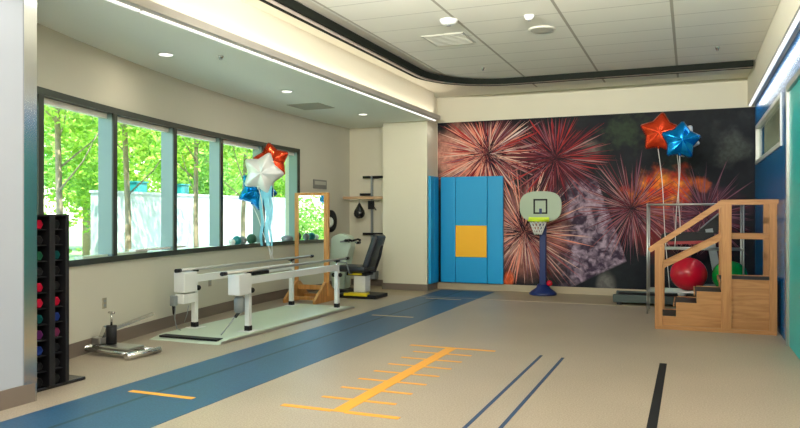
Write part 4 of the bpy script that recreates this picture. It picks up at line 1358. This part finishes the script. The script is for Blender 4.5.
# ------------------------------------------------------------------ outside: garden wall, shrubs, trees
bm = new_bm(); add_box(bm, -60, -7.4, -20, 70, -0.35, -0.15); tag(obj('garden_ground', bm, M['ground']), 'green planted ground outside the windows', 'ground'); bpy.data.objects['garden_ground']['kind'] = 'structure'
bm = new_bm(); add_box(bm, -10.9, -7.5, -2, 40, -0.15, -0.13)  # pale strip added out of sight to bounce sunlight up to the soffit
o = obj('bounce_strip', bm, mat('pale_bounce_gravel', (0.62, 0.60, 0.54), 0.9, noise=0.15, nscale=30)); o['kind'] = 'structure'
bm = new_bm()
add_box(bm, -11.2, -11.0, 10.95, 40, -0.15, 1.95)
o = obj('garden_wall', bm, M['fence']); tag(o, 'white garden wall outside the windows', 'wall')
bm = new_bm(); add_box(bm, -11.22, -10.98, 10.93, 40, 1.95, 2.0); obj('coping', bm, M['fence'], o)
bm = new_bm()
for k in range(14):
    add_box(bm, -13.4, -13.36, 6.6 + k * 0.3, 6.87 + k * 0.3, -0.15, 1.1)
o = obj('wooden_fence', bm, M['fence_brown']); tag(o, 'brown board fence behind the shrubs outside the first window', 'fence')
for (y0, y1, lab) in ((12.9, 13.25, 'teal metal box showing above the garden wall in the second window'), (14.45, 14.75, 'teal metal box showing above the garden wall in the third window')):
    bm = new_bm(); add_box(bm, -12.1, -11.8, y0, y1, -0.15, 2.25, bevel=0.02)
    o = obj('utility_box', bm, M['teal_box']); tag(o, lab, 'box', 'teal boxes behind the garden wall')
    bm = new_bm(); add_box(bm, -12.12, -11.78, y0 - 0.02, y1 + 0.02, 2.25, 2.28); obj('lid', bm, M['teal_box'], o)


def crown_mesh(name, seed, n, rx, rz, zc, leaf, m_):
    r_ = random.Random(seed)
    b_ = new_bm()
    cl = []
    for _ in range(34):
        while True:
            p = Vector((r_.uniform(-1, 1), r_.uniform(-1, 1), r_.uniform(-1, 1)))
            if p.length < 1:
                break
        cl.append(Vector((p.x * rx, p.y * rx, zc + p.z * rz)))
    for i in range(n):
        c_ = cl[i % len(cl)]
        p = c_ + Vector((r_.gauss(0, 0.33), r_.gauss(0, 0.33), r_.gauss(0, 0.26)))
        l = leaf * r_.uniform(0.7, 1.3)
        d_ = Vector((r_.gauss(0, 1), r_.gauss(0, 1), r_.gauss(0, 0.6))).normalized()
        s_ = d_.orthogonal().normalized()
        s_ = (Matrix.Rotation(r_.uniform(0, 2 * PI), 3, d_) @ s_)
        n_ = d_.cross(s_)
        a = b_.verts.new(p - d_ * l * 0.5)
        m1 = b_.verts.new(p + s_ * l * 0.28 + n_ * l * 0.08)
        e = b_.verts.new(p + d_ * l * 0.5)
        m2 = b_.verts.new(p - s_ * l * 0.28 + n_ * l * 0.08)
        b_.faces.new([a, m1, e]); b_.faces.new([a, e, m2])
    me = bpy.data.meshes.new(name)
    b_.to_mesh(me); b_.free(); me.materials.append(m_)
    return me


crA = crown_mesh('crown_a', 1, 9000, 2.0, 2.3, 3.9, 0.16, M['leaf'])
crB = crown_mesh('crown_b', 2, 8000, 1.9, 2.0, 3.6, 0.15, M['leaf2'])
crC = crown_mesh('crown_c', 3, 4500, 1.25, 0.95, 0.85, 0.13, M['leaf2'])
crD = crown_mesh('crown_d', 4, 2600, 1.05, 1.1, 4.1, 0.13, M['leaf'])


def trunk_mesh(name, r0, h):
    b_ = new_bm()
    add_tube(b_, [(0, 0, 0), (0.03, 0.02, h * 0.35), (-0.03, 0.03, h * 0.7), (0.02, 0, h)], r0, 10, radii=[r0 * 1.1, r0 * 0.9, r0 * 0.75, r0 * 0.4])
    for k in range(6):
        a = k * 1.1
        z = h * (0.45 + 0.08 * k)
        add_tube(b_, [(0, 0, z), (0.5 * math.cos(a), 0.5 * math.sin(a), z + 0.45), (0.9 * math.cos(a), 0.9 * math.sin(a), z + 1.0)], r0 * 0.3, 6, radii=[r0 * 0.3, r0 * 0.2, r0 * 0.1])
    me = bpy.data.meshes.new(name)
    b_.to_mesh(me); b_.free(); me.materials.append(M['bark'])
    return me


trA, trB = trunk_mesh('trunk_a', 0.09, 4.6), trunk_mesh('trunk_b', 0.055, 4.4)


def plant(name, x, y, crown, trunk, sc, rz, lab, cat, group):
    t_ = thing(name, lab, cat, (x, y, -0.15), group)
    t_.rotation_euler = (0, 0, rz)
    t_.scale = (sc, sc, sc)
    c_ = bpy.data.objects.new('crown' if trunk else 'foliage', crown); C.objects.link(c_); c_.parent = t_
    if trunk:
        k_ = bpy.data.objects.new('trunk', trunk); C.objects.link(k_); k_.parent = t_


slim = [(-8.8, 7.96, 'slender tree with a thin brown trunk outside the first window'),
        (-8.8, 9.40, 'slender tree with a pale trunk outside the second window'),
        (-9.2, 11.75, 'slender tree with a pale trunk outside the third window'),
        (-8.9, 12.95, 'slender tree outside the fourth window, left of the balloons'),
        (-9.6, 16.2, 'slender tree outside the last window behind the balloons')]
for i, (x, y, lab) in enumerate(slim):
    plant('young_tree', x, y, crD, trB, 1.0, i * 1.3, lab, 'tree', 'slender trees close outside the windows')
ORD = ['nearest', 'second', 'third', 'fourth', 'fifth', 'sixth', 'seventh', 'eighth']
k = 0
for row, (x, ys) in enumerate([(-14.2, [5.2, 9.8, 14.5, 19.3, 24.2, 29.5, 35.0]), (-19.6, [7.4, 13.0, 19.0, 25.5, 32.5, 40.0]), (-26.0, [10, 17.5, 25.5, 34, 43])]):
    for j, y in enumerate(ys):
        k += 1
        plant('leafy_tree', x + random.uniform(-0.3, 0.3), y, crA if k % 2 else crB, trA, 1.0 + 0.25 * row, k * 1.7,
              ['leafy green tree, %s in the row just beyond the garden wall', 'tall leafy tree, %s in the second row beyond the garden wall', 'tallest leafy tree, %s in the farthest row outside'][row] % ORD[j],
              'tree', ['first row of trees beyond the garden wall', 'second row of trees beyond the garden wall', 'farthest trees beyond the garden wall'][row])
for i, (x, y, lab) in enumerate([(-11.3, 6.4, 'bushy green shrub low in the first window, before the brown fence'), (-11.7, 8.6, 'bushy green shrub beside the near end of the garden wall'),
                                 (-11.0, 3.4, 'bushy green shrub outside, nearest the partition wall')]):
    plant('shrub', x, y, crC, None, 1.0 + 0.05 * i, i * 2.1, lab, 'shrub', 'shrubs beside the garden wall')
